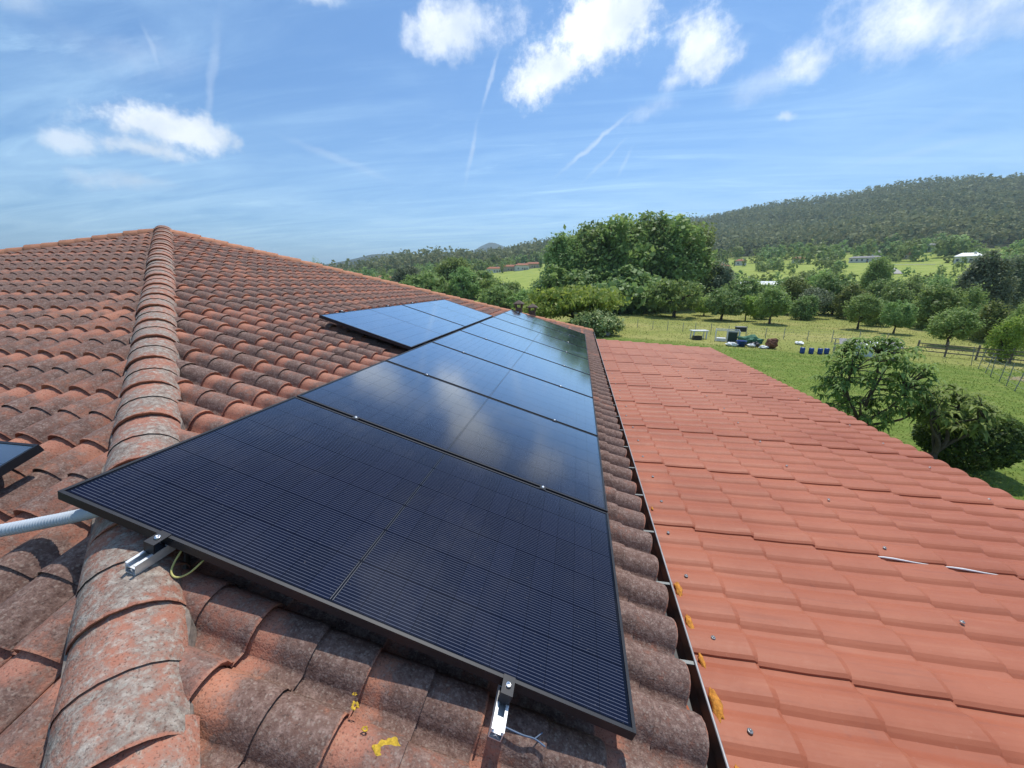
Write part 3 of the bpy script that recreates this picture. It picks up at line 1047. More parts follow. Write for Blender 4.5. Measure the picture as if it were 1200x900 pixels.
# expanding foam squeezed out along the head of the sheets
for y, s_ in ((1.07, 0.9), (0.84, 0.8), (0.64, 0.6), (0.44, 1.1), (0.2, 0.5), (1.9, 0.4)):
    mb = MB()
    bm = bmesh.new()
    bmesh.ops.create_icosphere(bm, subdivisions=3, radius=1.0)
    for v in bm.verts:
        v.co *= 1 + 0.22 * math.sin(v.co.x * 5 + y * 9) * math.sin(v.co.y * 6 + 1) + rng.uniform(-0.06, 0.06)
        v.co = Vector((v.co.x * 0.021 * s_, v.co.y * 0.068 * s_, v.co.z * 0.015 * s_))
    me = bpy.data.meshes.new('foam_bead')
    bm.to_mesh(me)
    bm.free()
    me.materials.append(FOAM)
    for p_ in me.polygons:
        p_.use_smooth = True
    link('foam_bead', me, lean, LI @ MR @ Matrix.Translation(((2.418 - RX0) / cR, y, 0.024)))
mb = MB()
mb.box(RX0 + 0.05, RX1 - 0.25, -3.2, RYF - 0.12, -0.2, ZR - 0.30)
mb.build('wall', RENDERW, lean, LI)
mb = MB()
mb.box(0.05, (RX1 - RX0) / cR - 0.03, -3.35, RYF - 0.03, -0.075, -0.022, MR)
mb.build('roof_panel_core', WHITE, lean, LI)

# ------------------------------------------------------------------ solar modules
ML, MW, GAP = 2.087, 1.134, 0.021
FRH = 0.035


def module_meshes():
    # local: x across (0..MW), y along (0..ML), z=0 top of the frame
    mb = MB()
    t_ = 0.011
    mb.box(0, MW, 0, t_, -FRH, 0)
    mb.box(0, MW, ML - t_, ML, -FRH, 0)
    mb.box(0, t_, t_ + 0.0005, ML - t_ - 0.0005, -FRH, -0.0002)
    mb.box(MW - t_, MW, t_ + 0.0005, ML - t_ - 0.0005, -FRH, -0.0002)
    fr = mb.mesh('frame', BLACKAL)
    mb = MB()
    mb.box(t_ + 0.0004, MW - t_ - 0.0004, t_ + 0.0004, ML - t_ - 0.0004, -0.008, -0.0030)
    bk = mb.mesh('glass_laminate', BACK)
    cw, ch = 0.1820, 0.0910
    gx, gy = 0.0018, 0.0012
    mx = (MW - 6 * cw - 5 * gx) / 2
    cells = []
    tot = 22 * ch + 20 * gy + 0.016
    my = (ML - tot) / 2
    for i in range(6):
        y = my
        for j in range(22):
            cells.append((mx + i * (cw + gx), y))
            y += ch + (0.016 if j == 10 else gy)
    c = 0.0022                     # clipped corners
    def cellv(x, y):
        return [(x + c, y, -0.0022), (x + cw - c, y, -0.0022), (x + cw, y + c, -0.0022), (x + cw, y + ch - c, -0.0022), (x + cw - c, y + ch, -0.0022), (x + c, y + ch, -0.0022), (x, y + ch - c, -0.0022), (x, y + c, -0.0022)]
    mb = MB()
    v = cellv(0, 0)
    mb.add(v, [tuple(range(8))], wx=[q[0] for q in v])
    one = mb.mesh('solar_cell', CELL)
    mb = MB()
    for x, y in cells:
        v = cellv(x, y)
        mb.add(v, [tuple(range(8))], wx=[q[0] - x for q in v])
    allc = mb.mesh('solar_cells', CELL)
    mb = MB()
    ym = my + 11 * ch + 10 * gy
    for dy in (0.0025, 0.0115):
        for i in range(6):
            x = mx + i * (cw + gx)
            mb.box(x + 0.004, x + cw - 0.004, ym + dy, ym + dy + 0.0022, -0.0026, -0.0021)
    rb = mb.mesh('centre_ribbon', RIBBON)
    return fr, bk, one, allc, rb, cells


FRM, BKM, ONE, ALLC, RIB, CELLS = module_meshes()


def module(label, M, cells_single, group):
    o = thing('solar_module', label, 'solar panel', M, group)
    link('frame', FRM, o)
    g = link('glass_laminate', BKM, o)
    if cells_single:
        for x, y in CELLS:
            link('solar_cell', ONE, g, Matrix.Translation((x, y, 0)))
    else:
        tag(link('solar_cells', ALLC, g), kind='stuff')
    link('centre_ribbon', RIB, g)
    return o


ORD = ['first', 'second', 'third', 'fourth', 'fifth', 'sixth', 'seventh', 'eighth']
for i in range(8):
    # local x runs along the eave, local y down the slope
    u = i * (MW + GAP)
    M = basis(W(0, u + MW, 0), -UY, VX, VN)
    lab = {0: 'nearest black solar module of the long row, cells clearly visible, corner over the hip',
           1: 'second black solar module of the long row, cloud mirrored in its glass',
           7: 'farthest black solar module of the long row, next to the two roof vents'}.get(i, '%s black solar module of the long row counted from the nearest' % ORD[i])
    module(lab, M, i < 3, 'solar modules in the long row above the gutter')
UU = [2.955, 2.955 + 2.045 + 0.02]
for i, u in enumerate(UU):
    # landscape: local y along the eave, local x up the slope
    M = basis(W(-0.035, u, 0.0), -VX, UY, VN) @ Matrix.Diagonal((1, 2.045 / ML, 1, 1))
    module(['black solar module lying lengthwise above the long row, the nearer of two', 'black solar module lying lengthwise above the long row, the farther of two'][i], M, False, 'solar modules laid lengthwise in the upper row')
ML_ = basis(LE.M @ Vector((-5.03 if LE.ax.x < 0 else 5.03, 5.057, 0.125)), Vector((-1, 0, 0)), LE.dn, LE.n)
module('black solar module cut off by the left edge, on the slope left of the hip', ML_, False, 'solar module on the left slope')

# rails with end clamps and middle clamps
CLMB = MB()
CLMB.box(-0.019, 0.019, -0.045, 0.012, -0.0005, 0.0035)      # foot over the frame
CLMB.box(-0.019, 0.019, -0.045, -0.041, -0.040, -0.0005)
CLMB.box(-0.019, 0.019, -0.041, -0.003, -0.040, -0.036)
ECL = CLMB.mesh('end_clamp', BLACKAL)
CB = MB()
CB.lathe([(0.0085, 0.0), (0.0085, 0.006), (0.005, 0.007), (0.0042, 0.003), (0.0, 0.003)], 12)
BOLT = CB.mesh('bolt', STEEL)
MC = MB()
MC.box(-0.018, 0.018, -0.019, 0.019, 0.0005, 0.0035)
MC.box(-0.010, 0.010, -0.008, 0.008, -0.04, 0.0005)
MCL = MC.mesh('middle_clamp', BLACKAL)


def rail(label, v, u0, u1, w, ends, mids, group=None):
    Mr = basis(W(v, u0, w), VX, UY, VN)
    o = thing('mounting_rail', label, 'mounting rail', Mr, group)
    L = u1 - u0
    mb = MB()
    h, s = 0.040, 0.0195
    tk = 0.0024
    mb.box(-s, -s + tk, 0, L, -h, 0)
    mb.box(s - tk, s, 0, L, -h, 0)
    mb.box(-s + tk, s - tk, 0, L, -h, -h + tk)
    mb.box(-s + tk, -s + 0.009, 0, L, -tk, -0.0001)
    mb.box(s - 0.009, s - tk, 0, L, -tk, -0.0001)
    mb.box(-s + tk, s - tk, 0.004, L - 0.004, -h * 0.55, -h * 0.55 + tk)
    for a_ in (-1, 1):
        vs_ = [(0, 0.0, -h * 0.55), (a_ * (s - tk), 0.0, -h + tk), (a_ * (s - tk), L, -h + tk), (0, L, -h * 0.55)]
        mb.add(vs_, [(0, 1, 2, 3)])
    mb.build('rail_profile', ALU, o)
    for e_, sgn in ends:
        c = link('end_clamp', ECL, o, Matrix.Translation((0, e_ - u0, -w + 0.0)) @ (Matrix.Identity(4) if sgn > 0 else Matrix.Rotation(math.pi, 4, 'Z')))
        link('bolt', BOLT, c, Matrix.Translation((0, -0.018, 0.0035)))
    for m_ in mids:
        c = link('middle_clamp', MCL, o, Matrix.Translation((0, m_ - u0, -w)))
        link('bolt', BOLT, c, Matrix.Translation((0, 0, 0.0035)))
    # stub feet down to the tiles
    mb = MB()
    for k in range(int(L / 1.1) + 1):
        y = 0.32 + 1.1 * k
        if y < L - 0.05:
            mb.box(-0.015, 0.015, y - 0.02, y + 0.02, -0.16 - w * 0, -h - 0.0005)
    mb.build('roof_hook', STEEL, o)
    return o


UEND = 8 * (MW + GAP) - GAP
mids = [i * (MW + GAP) - GAP / 2 for i in range(1, 8)]
rail('aluminium rail under the upper side of the long module row, end showing over the hip', 0.425, -0.098, UEND + 0.08, -FRH - 0.001, [(0.0, 1), (UEND, -1)], mids, 'rails under the long row')
rail('aluminium rail under the lower side of the long module row, open end above the tiles', 1.674, -0.118, UEND + 0.08, -FRH - 0.001, [(0.0, 1), (UEND, -1)], mids, 'rails under the long row')
# the lengthwise modules stand on four short rails running up the slope
for k, u in enumerate((3.40, 4.58, 5.47, 6.60)):
    Mr = basis(W(-1.25, u, -FRH - 0.001), -UY, VX, VN)
    o = thing('mounting_rail', 'short aluminium rail under the lengthwise modules, %s from the near end' % ORD[k], 'mounting rail', Mr, 'short rails under the upper row')
    mb = MB()
    mb.box(-0.0195, 0.0195, 0, 1.26, -0.04, 0)
    mb.build('rail_profile', ALU, o)
    c = link('end_clamp', ECL, o, Matrix.Translation((0, 0.081, FRH + 0.001)))
    link('bolt', BOLT, c, Matrix.Translation((0, -0.018, 0.0035)))
    mb = MB()
    for y in (0.2, 0.95):
        mb.box(-0.015, 0.015, y - 0.02, y + 0.02, -0.16, -0.0405)
    mb.build('roof_hook', STEEL, o)
for k, s_ in enumerate((5.47, 6.7)):
    p0 = LE.M @ Vector((0, 0, 0))
    o = thing('mounting_rail', 'rail under the module on the left slope, %s' % ['upper one', 'lower one'][k], 'mounting rail', basis(LE.M @ Vector((-5.09, s_, 0.125 - FRH - 0.001)), Vector((-1, 0, 0)), LE.dn, LE.n), 'rails on the left slope')
    mb = MB()
    mb.box(0.0, 1.25, -0.0195, 0.0195, -0.04, 0)
    mb.build('rail_profile', ALU, o)
    mb = MB()
    for y in (0.2, 1.0):
        mb.box(y - 0.015, y + 0.015, -0.02, 0.02, -0.16, -0.0405)
    mb.build('roof_hook', STEEL, o)

# grey corrugated conduit across the hip, from one module to the other
def LFP(x, s, w):
    return LE.M @ Vector((-x if LE.ax.x < 0 else x, s + 0.117, w))


ctrl = [LFP(4.3, 5.55, 0.045), LFP(4.8, 5.44, 0.05), LFP(5.1, 5.36, 0.055), LFP(5.327, 5.282, 0.06), LFP(5.447, 5.235, 0.06), LFP(5.56, 5.19, 0.062), W(0.10, 0.06, -0.075)]


def spline(pts, n):
    out = []
    P_ = [pts[0]] + list(pts) + [pts[-1]]
    for i in range(1, len(P_) - 2):
        for k in range(n):
            t_ = k / n
            a, b_, c_, d_ = P_[i - 1], P_[i], P_[i + 1], P_[i + 2]
            out.append(0.5 * ((2 * b_) + (c_ - a) * t_ + (2 * a - 5 * b_ + 4 * c_ - d_) * t_ ** 2 + (3 * b_ - a - 3 * c_ + d_) * t_ ** 3))
    out.append(pts[-1])
    return out


sp0 = spline(ctrl, 40)
sp, acc = [sp0[0]], 0.0
for p0_, p1_ in zip(sp0, sp0[1:]):        # even steps for the ribs
    n_ = max(1, int((p1_ - p0_).length / 0.0036))
    sp += [p0_.lerp(p1_, (k + 1) / n_) for k in range(n_)]
mb = MB()
mb.tube(sp, [0.0215 + (0.0020, 0.0020, -0.0022)[k % 3] for k in range(len(sp))], 12)
tag(mb.build('conduit', CONDUIT, None), 'light grey corrugated conduit running under the nearest module', 'conduit')

# earth wire loop hanging below the nearest module
lp = [W(0.475, 0.03, -0.05), W(0.487, -0.012, -0.075), W(0.505, -0.038, -0.092), W(0.530, -0.040, -0.098), W(0.552, -0.018, -0.088), W(0.562, 0.02, -0.065), W(0.565, 0.06, -0.055)]
mb = MB()
mb.tube(spline(lp, 8), 0.0033, 8)
tag(mb.build('earth_wire', EARTHY, None), 'yellow-green earth wire looping out below the nearest solar module', 'wire')
# blue cable tie lying beside the lower rail
mb = MB()
mb.tube(spline([W(1.70, -0.055, -0.112), W(1.76, -0.06, -0.106), W(1.80, -0.058, -0.104), W(1.835, -0.065, -0.106)], 5), 0.0026, 6)
mb.tube([W(1.80, -0.058, -0.104), W(1.822, -0.035, -0.102)], 0.0022, 6)
tag(mb.build('cable_tie', simple('tie_blue', (0.10, 0.15, 0.24), 0.5), None), 'thin blue-grey cable tie lying on the tiles by the lower rail end', 'cable tie')

# ------------------------------------------------------------------ vegetation
def mesh_np(name, v, q, mat, **attr):
    me = bpy.data.meshes.new(name)
    nv, nq, k = len(v), len(q), q.shape[1]
    me.vertices.add(nv)
    me.vertices.foreach_set('co', np.ascontiguousarray(v, np.float32).ravel())
    me.loops.add(nq * k)
    me.loops.foreach_set('vertex_index', np.ascontiguousarray(q, np.int32).ravel())
    me.polygons.add(nq)
    me.polygons.foreach_set('loop_start', np.arange(0, nq * k, k, dtype=np.int32))
    for a, d in attr.items():
        me.attributes.new(a, 'FLOAT', 'POINT').data.foreach_set('value', np.ascontiguousarray(d, np.float32))
    me.materials.append(mat)
    me.update(calc_edges=True)
    me.validate()
    return me


def quads(c, size, g, aspect=0.6, upbias=0.9, out=None):
    """random leaf quads round the points c"""
    n = len(c)
    nr_ = g.normal(size=(n, 3))
    nr_[:, 2] += upbias
    if out is not None:
        nr_ += out * 0.9
    nr_ /= np.linalg.norm(nr_, axis=1)[:, None] + 1e-9
    a = np.cross(nr_, g.normal(size=(n, 3)))
    a /= np.linalg.norm(a, axis=1)[:, None] + 1e-9
    b_ = np.cross(nr_, a)
    s = (size * np.clip(np.exp(g.normal(-0.08, 0.42, n)), 0.35, 2.2))[:, None]
    v = np.stack([c - a * s, c + b_ * s * aspect, c + a * s, c - b_ * s * aspect], 1).reshape(-1, 3)
    q = np.arange(4 * n).reshape(-1, 4)
    return v, q


def crown_pts(kind, g, nclump, nleaf):
    """clump centres and leaf points in a unit crown: radius 1, z from 0 to 1"""
    if kind == 'round':
        lobes = [((0, 0, .50), (1, 1, .50), 5)] + [((.5 * math.cos(a), .5 * math.sin(a), .45 + .2 * math.sin(3 * a)), (.55, .55, .33), 2) for a in g.uniform(0, 6.28, 4)]
    elif kind == 'tall':
        lobes = [((r * math.cos(a), r * math.sin(a), z), (.42, .42, .17), 3) for a, z, r in zip(np.arange(14) * 2.4 + g.uniform(0, .8, 14), np.linspace(.18, .84, 14), [.55, .6, .62, .62, .6, .6, .55, .55, .5, .45, .42, .36, .28, .12])] + [((0, 0, .42), (.8, .8, .36), 4)]
    elif kind == 'bushy':
        lobes = [((.48 * math.cos(a), .48 * math.sin(a), z), (.52, .52, z * .95), 3) for a, z in zip(np.arange(6) * 1.05 + g.uniform(0, .6, 6), g.uniform(.34, .50, 6))] + [((0, 0, .52), (.55, .55, .46), 3)]
    else:  # umbrella
        lobes = [((r * math.cos(a), r * math.sin(a), .80 - .34 * r), (.42, .42, .16), 2) for a, r in zip(g.uniform(0, 6.28, 16), np.sqrt(g.uniform(0, .42, 16)))] + [((0, 0, .5), (.85, .85, .28), 3)]
    wts = np.array([l[2] for l in lobes], float)
    pick = g.choice(len(lobes), nclump, p=wts / wts.sum())
    C_ = np.array([l[0] for l in lobes])[pick]
    R_ = np.array([l[1] for l in lobes])[pick]
    d = g.normal(size=(nclump, 3))
    d /= np.linalg.norm(d, axis=1)[:, None]
    rr = g.uniform(.55, 1.0, nclump) ** .5
    cc = C_ + d * R_ * rr[:, None]
    cr = g.random(nclump)
    pts = np.repeat(cc, nleaf, 0) + g.normal(size=(nclump * nleaf, 3)) * np.array([.085, .085, .05]) * g.uniform(.6, 1.5, nclump).repeat(nleaf)[:, None]
    out = np.repeat(d, nleaf, 0)
    pts[:, 2] = np.clip(pts[:, 2], 0.0, 1.03)
    rnd = np.clip(np.repeat(cr, nleaf) * .55 + g.random(nclump * nleaf) * .45, 0, 1)
    return pts, out, rnd


CROWN = {}


def crown_mesh(kind, mat, ratio):
    """crown of radius 1 and height ratio, so that leaves keep their shape when scaled"""
    ratio = max(.5, round(ratio * 2) / 2)
    key = (kind, mat.name, ratio)
    if key not in CROWN:
        g = np.random.default_rng(sum(map(ord, kind + mat.name)) + int(ratio * 10))
        nc, nl, sz = {'round': (190, 52, .050), 'tall': (560, 38, .046), 'bushy': (250, 44, .052), 'umbrella': (330, 56, .030)}[kind]
        p_, o_, r_ = crown_pts(kind, g, nc, nl)
        p_[:, 2] *= ratio
        v, q = quads(p_, sz, g, out=o_)
        CROWN[key] = (mesh_np('crown', v, q, mat, rnd=np.repeat(r_, 4)), ratio)
    return CROWN[key]


TRUNK = {}


def trunk_mesh(kind):
    if kind not in TRUNK:
        g = np.random.default_rng(len(kind))
        mb = MB()
        top = {'round': .55, 'tall': .70, 'bushy': .5, 'umbrella': .6}[kind]
        rb = {'round': .075, 'tall': .075, 'bushy': .06, 'umbrella': .05}[kind]
        pts = [Vector((g.normal() * .02 * k, g.normal() * .02 * k, top * k / 5)) for k in range(6)]
        mb.tube([Vector((0, 0, -.03))] + pts[1:], [rb * 1.2] + [rb * (1 - .14 * k) for k in range(1, 6)], 7)
        for k in range(6):
            a = g.uniform(0, 6.28)
            s_ = pts[2 + k % 3]
            e_ = Vector((.62 * math.cos(a), .62 * math.sin(a), min(.9, s_.z + g.uniform(.15, .38))))
            mb.tube([s_, s_.lerp(e_, .5) + Vector((0, 0, .03)), e_], [rb * .5, rb * .32, rb * .12], 5)
        TRUNK[kind] = mb.mesh('trunk', BARK)
    return TRUNK[kind]


def tree(name, label, x, y, h, w, kind, leaf, group):
    z = tz(x, y)
    o = thing(name, label, 'shrub' if 'shrub' in name else 'tree', T(x, y, z, rng.uniform(0, 6.28)), group)
    z0 = {'round': .20, 'tall': .06, 'bushy': .02, 'umbrella': .12}[kind]
    link('trunk', trunk_mesh(kind), o, Matrix.Diagonal((w / 2, w / 2, h, 1)))
    hc = h * (1 - z0)
    me, ratio = crown_mesh(kind, leaf, hc / (w / 2))
    link('crown', me, o, Matrix.Translation((0, 0, z0 * h)) @ Matrix.Diagonal((w / 2, w / 2, hc / ratio, 1)))
    return o


TREES = [  # x, y, height, width, leaf, kind, name, label
    (-0.8, 73.1, 13.4, 9.4, L_DARK, 'tall', 'broad_tree', 'tall dark leafy tree at the left end of the big grove behind the roof corner'),
    (3.5, 77.1, 15.7, 13.2, L_DARK, 'tall', 'broad_tree', 'tall dark tree second from the left in the big grove'),
    (9.2, 74.8, 16.1, 14.4, L_MID, 'tall', 'broad_tree', 'tall mid-green tree in the middle of the big grove'),
    (15.1, 78.0, 16.8, 13.6, L_DARK, 'tall', 'broad_tree', 'highest dark tree of the big grove, right of its middle'),
    (19.2, 75.2, 16.0, 11.9, L_MID, 'tall', 'broad_tree', 'tall leafy tree second from the right end of the big grove'),
    (23.2, 78.3, 15.1, 8.9, L_OLIVE, 'tall', 'broad_tree', 'sunlit light green tree at the right end of the big grove'),
    (27.9, 79.0, 8.4, 7.5, L_GREY, 'tall', 'broad_tree', 'pale grey-green tree at the right foot of the big grove'),
    (9.9, 68.7, 8.0, 17.0, L_DARK, 'bushy', 'broad_tree', 'low dark tree filling the shade under the big grove'),
    (0.1, 69.1, 8.4, 12.0, L_DARK, 'bushy', 'broad_tree', 'low dark tree at the left foot of the big grove'),
    (1.2, 43.1, 4.7, 12.0, L_BRIGHT, 'umbrella', 'spreading_tree', 'flat-topped bright green spreading tree just beyond the far roof corner'),
    (-2.1, 41.0, 3.3, 6.6, L_BRIGHT, 'umbrella', 'spreading_tree', 'bright green low tree right behind the two roof vents'),
    (3.7, 37.1, 2.5, 4.9, L_BLOSSOM, 'bushy', 'flowering_shrub', 'shrub with pale blossom below the bright spreading tree'),
    (16.0, 58.4, 5.4, 7.1, L_OLIVE, 'round', 'willow', 'rounded light green willow standing alone in front of the big grove'),
    (21.3, 62.2, 2.9, 3.1, L_BRIGHT, 'round', 'small_tree', 'small bright green tree behind the round willow'),
    (21.3, 54.8, 4.3, 4.8, L_DARK, 'round', 'small_tree', 'dark round tree right of the willow'),
    (24.3, 54.7, 3.3, 2.5, L_BRIGHT, 'round', 'small_tree', 'small yellow-green tree left of the round orchard tree'),
    (25.6, 50.9, 4.5, 3.8, L_MID, 'round', 'orchard_tree', 'round orchard tree with a short trunk in the meadow'),
    (29.4, 72.1, 5.8, 6.4, L_DARK, 'bushy', 'broad_tree', 'dark tree behind the small yellow-green tree'),
    (35.9, 67.1, 6.2, 5.4, L_OLIVE, 'bushy', 'broad_tree', 'olive-green tree behind the round orchard tree'),
    (35.4, 60.5, 4.2, 3.8, L_GREY, 'round', 'small_tree', 'grey-green bush-like tree at the edge of the meadow'),
    (41.4, 66.3, 6.4, 5.6, L_DARK, 'bushy', 'broad_tree', 'big dark tree in the hedge line behind the meadow'),
    (46.3, 79.6, 6.9, 6.2, L_MID, 'bushy', 'broad_tree', 'mid-green tree rising behind the grey-green one'),
    (65.3, 95.0, 9.0, 5.6, L_MID, 'tall', 'broad_tree', 'tall tree in front of the small bright pasture'),
    (48.1, 66.8, 5.6, 4.7, L_DARK, 'bushy', 'broad_tree', 'dark tree left of the long grey-green willow'),
    (52.8, 68.4, 6.2, 4.0, L_DARK, 'bushy', 'broad_tree', 'dark tree below the lane'),
    (32.3, 46.1, 3.8, 3.0, L_MID, 'round', 'small_tree', 'small mid-green tree at the right of the meadow'),
    (33.5, 42.9, 3.3, 2.4, L_DARK, 'round', 'small_tree', 'small dark tree right of the meadow'),
    (40.5, 47.6, 4.8, 4.4, L_OLIVE, 'bushy', 'broad_tree', 'wide yellow-green tree behind the fence'),
    (31.3, 34.4, 3.0, 2.7, L_MID, 'round', 'orchard_tree', 'leafy orchard tree standing at the end of the rail fence'),
    (53.0, 58.0, 8.5, 5.0, L_GREY, 'tall', 'willow', 'large grey-green willow near the right edge'),
    (58.8, 60.8, 8.1, 3.4, L_GREY, 'tall', 'willow', 'grey-green willow cut by the right edge'),
    (57.9, 69.5, 5.8, 4.4, L_DARK, 'bushy', 'broad_tree', 'dark tree in front of the upper pasture'),
    (36.8, 37.6, 3.6, 2.6, L_OLIVE, 'bushy', 'broad_tree', 'olive tree behind the wire fence'),
    (29.3, 28.2, 3.2, 1.8, L_BRIGHT, 'bushy', 'broad_tree', 'bright yellow-green tree at the right edge above the wire fence'),
    (42.0, 51.4, 3.2, 3.4, L_MID, 'bushy', 'broad_tree', 'mid-green tree beside the yellow-green one'),
    (33.8, 32.2, 4.5, 1.8, L_MID, 'bushy', 'broad_tree', 'mid-green tree mostly beyond the right edge'),
    (33.2, 74.9, 5.3, 5.7, L_MID, 'bushy', 'broad_tree', 'mid-green tree between the small yellow-green tree and the white shed'),
    (39.4, 78.7, 5.5, 5.2, L_DARK, 'bushy', 'broad_tree', 'dark tree touching the right end of the white shed'),
    (40.0, 60.2, 5.1, 3.9, L_OLIVE, 'bushy', 'broad_tree', 'olive tree in the hedge line left of the half hidden white buildings'),
    (44.8, 59.3, 5.4, 3.6, L_MID, 'bushy', 'broad_tree', 'mid-green tree directly behind the small dark one'),
    (44.7, 54.4, 4.3, 2.8, L_DARK, 'bushy', 'broad_tree', 'dark tree at the left of the wide yellow-green tree'),
    (44.5, 49.4, 4.8, 2.8, L_MID, 'bushy', 'broad_tree', 'mid-green tree below the large grey-green willow'),
    (37.6, 39.6, 3.2, 1.9, L_DARK, 'bushy', 'broad_tree', 'dark low tree above the rail fence'),
    (32.6, 57.5, 3.4, 3.1, L_DARK, 'bushy', 'broad_tree', 'dark bush right of the round orchard tree'),
    (27.5, 57.7, 2.6, 2.8, L_DARK, 'bushy', 'broad_tree', 'dark bush behind the round orchard tree'),
    (36.6, 50.4, 3.2, 2.6, L_DARK, 'bushy', 'broad_tree', 'dark bush between the two small trees at the right of the meadow'),
    (-7.4, 70.6, 4.0, 8.0, L_MID, 'bushy', 'broad_tree', 'tree just above the two roof vents'),
    (-13.3, 81.8, 5.6, 8.2, L_DARK, 'bushy', 'broad_tree', 'dark round tree above the far end of the upper modules'),
    (-26.5, 105.5, 7.5, 12.0, L_MID, 'round', 'broad_tree', 'light tree left of the distant farm cluster'),
    (-39.5, 122.4, 11.6, 14.4, L_OLIVE, 'tall', 'broad_tree', 'tall olive tree in the valley left of centre'),
    (-28.4, 99.7, 8.8, 9.1, L_DARK, 'bushy', 'broad_tree', 'dark tree in front of the tall olive tree'),
    (-39.9, 100.9, 7.6, 13.9, L_MID, 'bushy', 'broad_tree', 'mid-green tree over the orange hip'),
    (-61.2, 135.3, 9.7, 12.3, L_GREY, 'tall', 'broad_tree', 'grey-green tree over the orange hip, left one'),
    (-13.7, 73.5, 4.5, 7.8, L_MID, 'bushy', 'broad_tree', 'tree touching the far hip'),
    (-4.9, 78.9, 6.5, 7.0, L_DARK, 'bushy', 'broad_tree', 'dark tree right of the vents at the left of the grove'),
    (-34.0, 47.3, 8.4, 1.5, L_MID, 'round', 'small_tree', 'tree top just showing over the roof hip on the left'),
]
for x, y, h, w, lf, kd, nm, lab in TREES:
    tree(nm, lab, x, y, h, w, kd, lf, 'trees in the valley beyond the roofs')

# far woodland and hedgerows (one mass)
g = np.random.default_rng(77)


def mass(name, spots, nclump, nleaf, size, mat, kinds):
    V, Q, A = [], [], []
    n0 = 0
    for (x, y, h, w) in spots:
        p_, o_, r_ = crown_pts(kinds[g.integers(len(kinds))], g, nclump, nleaf)
        v, q = quads(p_ * np.array([w / 2, w / 2, h]), size * w / 2, g, out=o_)
        v = v + np.array([x, y, tz(x, y) - .2])
        V.append(v)
        Q.append(q + n0)
        n0 += len(v)
        A.append(np.clip(np.repeat(r_, 4) * .7 + g.random() * .3, 0, 1))
    return tag(link(name, mesh_np(name, np.vstack(V), np.vstack(Q), mat, rnd=np.concatenate(A))), kind='stuff')


def polar(th, d):
    return CX + d * math.sin(rad(th)), CY + d * math.cos(rad(th))


MEADOWS = [(-10, -4, 300, 400), (18.5, 23, 228, 320), (25.0, 28, 250, 320), (30.2, 33.0, 220, 330), (34.6, 39, 232, 312)]


def in_meadow(th, d):
    return any(a < th < b_ and c_ < d < e for a, b_, c_, e in MEADOWS)


hs = {0: [], 1: [], 2: []}
tries = 0
while sum(map(len, hs.values())) < 620 and tries < 12000:
    tries += 1
    th = g.uniform(-36, 48)
    d = g.uniform(95, 460) ** 1.0
    near_edge = g.random()
    if in_meadow(th, d) or (-16 < th < -2 and d < 300):
        continue
    if d < 215 and g.random() < .45:
        continue
    x, y = polar(th, d)
    h = g.uniform(2.6, 5.0) if d < 225 else (g.uniform(4, 8) if d < 330 else g.uniform(6, 13))
    hs[int(g.integers(3))].append((x, y, h, h * g.uniform(.8, 1.25)))
mass('hedgerow_trees', hs[0], 30, 14, .13, L_MID, ('round', 'bushy', 'tall'))
mass('hedgerow_trees', hs[1], 30, 14, .13, L_DARK, ('round', 'bushy', 'tall'))
mass('hedgerow_trees', hs[2], 30, 14, .13, L_OLIVE, ('round', 'bushy', 'tall'))

nF = 15000
th = g.uniform(-37, 52, nF * 2)
dd = np.sqrt(g.uniform(430.0 ** 2, 1060.0 ** 2, nF * 2))
ok = dd < ridge_d(th) * 1.03
th, dd = th[ok][:nF], dd[ok][:nF]
fx, fy = CX + dd * np.sin(np.radians(th)), CY + dd * np.cos(np.radians(th))
fz = terrain(fx, fy)
n_ = len(fx)
fh = g.uniform(9, 21, n_) * (1 + .3 * np.sin(fx / 40) * np.sin(fy / 55))
nl = 22
u = g.random((n_, nl))
prf = np.sin(np.pi * np.clip(u * .9 + .08, 0, 1)) ** .7
ang = g.uniform(0, 6.28, (n_, nl))
rr = 3.2 * prf * g.uniform(.2, 1, (n_, nl)) * (fh / 15)[:, None]
pts = np.stack([fx[:, None] + rr * np.cos(ang), fy[:, None] + rr * np.sin(ang), fz[:, None] + fh[:, None] * (.12 + .9 * u)], -1).reshape(-1, 3)
v, q = quads(pts, 1.40, g, .7, .7)
patch = .5 + .5 * np.sin(fx / 70 + 2 * np.sin(fy / 90)) * np.sin(fy / 60)
rn = np.clip(np.repeat(g.random(n_) * .45 + patch * .25, nl) + g.random(n_ * nl) * .3, 0, 1)
tag(link('hill_forest', mesh_np('hill_forest', v, q, L_FOREST, rnd=np.repeat(rn, 4))), kind='stuff')

# tall meadow grass beyond the lawn
nb_ = 46000
gx = g.uniform(-6, 62, nb_)
gy = g.uniform(22, 82, nb_)
keep = (.42 * gx + .907 * gy > 34.5) & (np.hypot(gx - CX, gy - CY) < 86)
gx, gy = gx[keep], gy[keep]
n_ = len(gx)
hh = g.uniform(.05, .17, n_)
a = g.uniform(0, 6.28, n_)
lean_ = g.normal(0, .10, (n_, 2))
bw = g.uniform(.015, .04, n_)
v = np.stack([np.stack([gx - bw * np.cos(a), gy - bw * np.sin(a), np.full(n_, -.01)], 1), np.stack([gx + bw * np.cos(a), gy + bw * np.sin(a), np.full(n_, -.01)], 1), np.stack([gx + lean_[:, 0], gy + lean_[:, 1], hh], 1)], 1).reshape(-1, 3)
v[:, 2] += terrain(v[:, 0], v[:, 1])
tag(link('meadow_grass', mesh_np('meadow_grass', v, np.arange(3 * n_).reshape(-1, 3), GRASSM, rnd=np.repeat(g.random(n_), 3))), kind='stuff')


